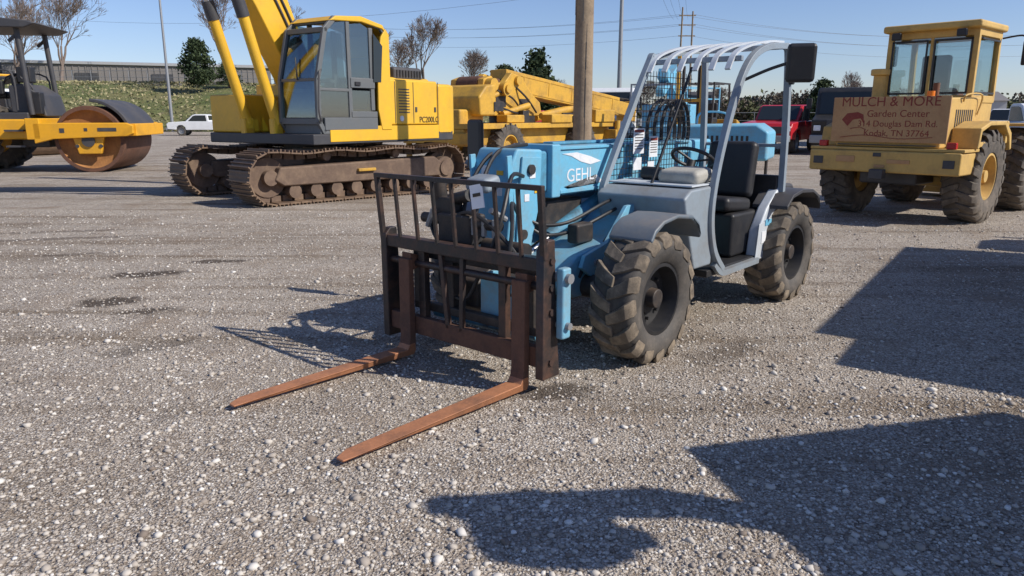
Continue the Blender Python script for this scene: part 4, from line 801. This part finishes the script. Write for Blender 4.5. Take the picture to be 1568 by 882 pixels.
WALLM=pbr('corrugated_wall',(.22,.20,.185),.6,.1,(.15,.13,.12),.3,.2,0,.05); ROOFM=pbr('metal_roof',(.42,.42,.42),.5,.2,(.3,.3,.3),.3,.2,0,.05)
Wh=root('warehouse',(-62,124,4.9),(.93,.37))
boxr(Wh,'walls',-60,22,0,30,0,4.6,WALLM,.02); boxes(Wh,'wall_ribs',[((-60+.9*i,-.05,2.3),(.12,.1,4.5)) for i in range(91)],WALLM)
boxr(Wh,'roof_edge_trim',-60.3,22.3,-.35,30.3,4.6,5.0,ROOFM,.02); prism(Wh,'roof',[(-.3,5.0),(15,6.0),(30.3,5.0)],-60.2,22.2,ROOFM,0,axis='x')
boxes(Wh,'loading_doors',[((-50+11*i,-.13,1.8),(3.2,.08,3.0)) for i in range(6)],CHAR)

def up(name,x,y,r0,r1,h,m,z0=0):
    P=root(name,(x,y,z0)); cyl(P,'pole',(0,0,-.3),(0,0,h),r0,m,20,r1); return P
U=up('utility_pole',1.33,14.3,.185,.13,12,WOOD); boxes(U,'crossarm',[((0,.18,11.2),(2.4,.1,.12))],WOOD,.01); cyls(U,'insulators',[((s,.18,11.26),(s,.18,11.45),.05) for s in(-1.1,-.4,.4,1.1)],GALV,10)
V=[];F=[]
for i in range(34):
    a=random.random()*6.28; z0=random.random()*7; rr_=.185-.055*z0/12
    cylv((rr_*math.cos(a),rr_*math.sin(a),z0),((rr_-.006)*math.cos(a+.03),(rr_-.006)*math.sin(a+.03),z0+.5+random.random()),.005,.003,4,V,F)
mk(U,'pole_checks',V,F,CHAR)
U=up('street_lamp',-34.6,77,.16,.10,13.3,GALV,0.); cyls(U,'lamp_arm',[((0,0,13.2),(-1.3,-.2,13.5),.05)],GALV,8); box(U,'lamp_head',(-1.6,-.2,13.48),(.9,.35,.16),GALV,.05)
U=up('transmission_pole',12.9,92,.30,.16,26,GALV); boxes(U,'davit_arms',[((0,0,16.5),(.2,.2,.2)),((.7,0,20),(1.6,.12,.12)),((-.7,0,22),(1.6,.12,.12))],GALV)
U=root('transmission_pole',(27,120,0)); cyls(U,'poles',[((-.9,0,0),(-.8,0,17.8),.2,.12),((.9,0,0),(.8,0,17.2),.2,.12)],WOOD,8); boxes(U,'crossarms',[((0,0,z),(2.6,.14,.16)) for z in(16.6,15.2,13.6)],WOOD)
U=up('utility_pole',64,118,.16,.11,13,WOOD); boxes(U,'crossarm',[((0,0,12.5),(2.4,.12,.14))],WOOD)
V=[];F=[]
def wire(a,b,sag,r=.028):
    a=Vector(a);b=Vector(b); pts=[a.lerp(b,t)-Vector((0,0,sag*4*t*(1-t))) for t in [i/14 for i in range(15)]]
    tubev(pts,r,4,V,F)
for dz,dx in((20,1.4),(22,-1.4),(16.5,.1),(25.5,0)):
    wire((12.9+dx,92,dz),(110,75,dz+3),2.2,.02); wire((12.9+dx,92,dz),(-90,130,dz+2),3,.02)
for z,dx in((16.7,-1.2),(16.7,1.2),(15.3,-1.2),(15.3,1.2),(13.7,0)):
    wire((27+dx,120,z),(64,118,z-3.5),.8,.022); wire((27+dx,120,z),(-40,150,z+2),1.5,.022); wire((64,118,z-3.5),(150,112,z+1),1,.022)
mk(root('power_lines'),'wires',V,F,GALV)
V=[];F=[]
for s in(-1.1,-.4,.4,1.1): wire((1.33+s,14.48,11.45),(26+s,120,16),1.5,.012)
mk(root('power_lines'),'service_wires',V,F,CHAR)
Fn=root('wire_fence'); V=[];F=[]
for i in range(40): cylv((18+i*3,95-i*.3,0),(18+i*3,95-i*.3,2.0),.04,None,6,V,F)
for z in(.3,1.0,1.95): cylv((18,95,z),(18+39*3,95-39*.3,z),.025,None,4,V,F)
mk(Fn,'posts_and_rails',V,F,GALV)

BARK=pbr('grey_bark',(.16,.13,.11),.9,0,(.08,.07,.06),.6,1,0,.2); TWIG=pbr('twigs',(.22,.17,.14),.9,0,(.13,.09,.08),.5,1,0,.2)
def baretree(name,loc,h,seed,depth=7,spread=.55):
    rnd=random.Random(seed); V=[];F=[]
    def grow(p,d,l,r,k):
        n=3 if k>depth-3 else 2; q=p
        dd=d
        for i in range(n):
            dd=(dd+Vector((rnd.gauss(0,.10),rnd.gauss(0,.10),rnd.gauss(0.02,.06)))).normalized()
            q2=q+dd*l/n; r2=r*(1-.3/n)
            cylv(q,q2,r,r2,3 if k<3 else (4 if k<depth-1 else 7),V,F); q=q2; r=r2
            if i<n-1 and k>0 and rnd.random()<.6:
                ax=Vector((rnd.gauss(0,1),rnd.gauss(0,1),rnd.gauss(0.3,.5))).normalized()
                if k>=2 and k<depth-1: grow(q,(dd+ax*.9).normalized(),l*.6,max(r*.5,.018),max(k-2,0))
        if k==0: return
        nb=3 if k>depth-1 else rnd.choice((2,3,3))
        for i in range(nb):
            ax=Vector((rnd.gauss(0,1),rnd.gauss(0,1),rnd.gauss(0,.6))).normalized()
            ang=spread*(.5+rnd.random()*.9)
            nd_=(dd+ax*math.tan(ang)*.75+Vector((0,0,.10))).normalized()
            grow(q,nd_,l*(.68+.2*rnd.random()),max(r*(.62+.12*rnd.random()),.020),k-1)
    P=root(name,loc)
    grow(Vector((0,0,-.3)),Vector((0,0,1)),h*.20,h*.02,depth)
    me=bpy.data.meshes.new('trunk_and_branches'); me.from_pydata([tuple(v) for v in V],[],F); me.materials.append(TWIG)
    o=bpy.data.objects.new('trunk_and_branches',me); COL.objects.link(o); o.parent=P
    return P
for i,(x,y,h,z) in enumerate(((-36,98,17,5.3),(-31,101,14,5.3),(-66,112,17,5.6),(-76,118,19,5.6),(-19,98,12,4.3),(-15.0,104,11,3.5),(-10.5,96,13,3),(-6.5,110,10.5,2),(22,128,9,0),(58,135,11,0),(68,128,9,0),(-90,125,18,5.6),(40,150,10,0),(10,150,11,0),(-25,125,14,5.0),(-70,108,14,5.6))):
    baretree('bare_tree',(x,y,z),h,11+i,7)
CEDAR=leafmat('cedar_foliage',(.018,.035,.014),(.06,.085,.03)); SPR=leafmat('spring_foliage',(.05,.065,.025),(.13,.13,.06)); BRN=leafmat('brown_twig_mass',(.08,.065,.05),(.16,.13,.10))
def conifer(name,loc,h,w,seed,n=6500):
    np.random.seed(seed); P=root(name,loc); cyl(P,'trunk',(0,0,-.2),(0,0,h*.85),h*.022,BARK,8,h*.005)
    nc=80; ct=np.random.rand(nc); ca=np.random.rand(nc)*6.28
    pf=lambda t: w*.5*np.sin(np.pi*np.clip(.12+.88*(t**.75),0,1))**.7*(1-.25*t)
    cz=h*(.06+.88*ct); cr=pf(ct)*(.55+.4*np.random.rand(nc))
    cen=np.stack([cr*np.cos(ca),cr*np.sin(ca),cz],1)
    idx=np.random.randint(0,nc,n); pts=cen[idx]+np.random.randn(n,3)*np.array([.09*w,.09*w,.035*h])
    leaves(P,'foliage',pts,.028*h,CEDAR)
conifer('cedar_tree',(3.3,98,0),9.9,5.4,3); conifer('cedar_tree',(-1.0,105,1.0),7.4,4.6,4); conifer('cedar_tree',(-38.5,94,5.2),5.6,4.0,5); conifer('cedar_tree',(-36,97,5.2),3.0,3.0,6)
conifer('cedar_tree',(44,108,0),6.6,4.5,8); conifer('cedar_tree',(47.5,110,0),5.6,4,9); conifer('cedar_tree',(9,110,0),5.5,4,10)
np.random.seed(21)
P=root('distant_treeline'); allp=[];brp=[];V=[];F=[]
for i in range(200):
    x=-30+i*1.45+np.random.randn(); y=150+np.random.rand()*25-(.1*x); hh=3.8+2.6*np.random.rand()
    nc=10
    cen=np.stack([x+np.random.randn(nc)*1.5,y+np.random.randn(nc)*1.5,hh*(.1+.8*np.random.rand(nc))],1)
    q=cen[np.random.randint(0,nc,520)]+np.random.randn(520,3)*np.array([.9,.9,.6])
    (allp if np.random.rand()<.4 else brp).append(q); cylv((x,y,0),(x+.2,y,hh*.7),.18,.06,5,V,F)
leaves(P,'green_crowns',np.concatenate(allp),.42,SPR); leaves(P,'brown_crowns',np.concatenate(brp),.40,BRN); mk(P,'trunks',V,F,BARK)
Hs=root('metal_shed',(70,128,0),(.97,-.2)); boxr(Hs,'walls',-12,12,0,10,0,4,ROOFM,.02); prism(Hs,'roof',[(-.4,4),(5,5.6),(10.4,4)],-12.3,12.3,WALLM,0,axis='x'); boxes(Hs,'doors',[((-6,-.05,1.6),(3,.08,3.2)),((4,-.05,1.6),(3,.08,3.2))],CHAR)

# ================================================================ LIGHT, SKY, CAMERA
sd=Vector((.931*math.cos(R(39)),-.366*math.cos(R(39)),math.sin(R(39)))).normalized()
s=bpy.data.lights.new('sun','SUN'); s.energy=5.0; s.angle=R(.5); s.color=(1,.94,.85); so=bpy.data.objects.new('sun',s); COL.objects.link(so)
so.rotation_euler=sd.to_track_quat('Z','Y').to_euler(); so.location=(20,-10,30)
w=bpy.data.worlds.new('World'); scn.world=w; w.use_nodes=True; nt=w.node_tree
sk=nt.nodes.new('ShaderNodeTexSky'); sk.sky_type='NISHITA'; sk.sun_disc=False; sk.sun_elevation=R(39); sk.sun_rotation=math.atan2(sd.x,sd.y); sk.air_density=1.0; sk.dust_density=.3; sk.ozone_density=3.0; sk.altitude=300
tn=nt.nodes.new('ShaderNodeMix'); tn.data_type='RGBA'; tn.blend_type='MULTIPLY'; tn.inputs[0].default_value=1; tn.inputs[7].default_value=(.92,.93,1.12,1)
nt.links.new(sk.outputs[0],tn.inputs[6])
bg=nt.nodes['Background']; bg.inputs[1].default_value=.112; nt.links.new(tn.outputs[2],bg.inputs[0])
cd=bpy.data.cameras.new('camera'); co=bpy.data.objects.new('camera',cd); COL.objects.link(co); co.location=(0,0,1.6); co.rotation_euler=(R(90-13.15),0,0)
cd.sensor_width=36; cd.lens=1130/1568*36; cd.clip_end=4000; cd.clip_start=.05; scn.camera=co
scn.view_settings.view_transform='Standard'; scn.view_settings.look='None'; scn.view_settings.exposure=0
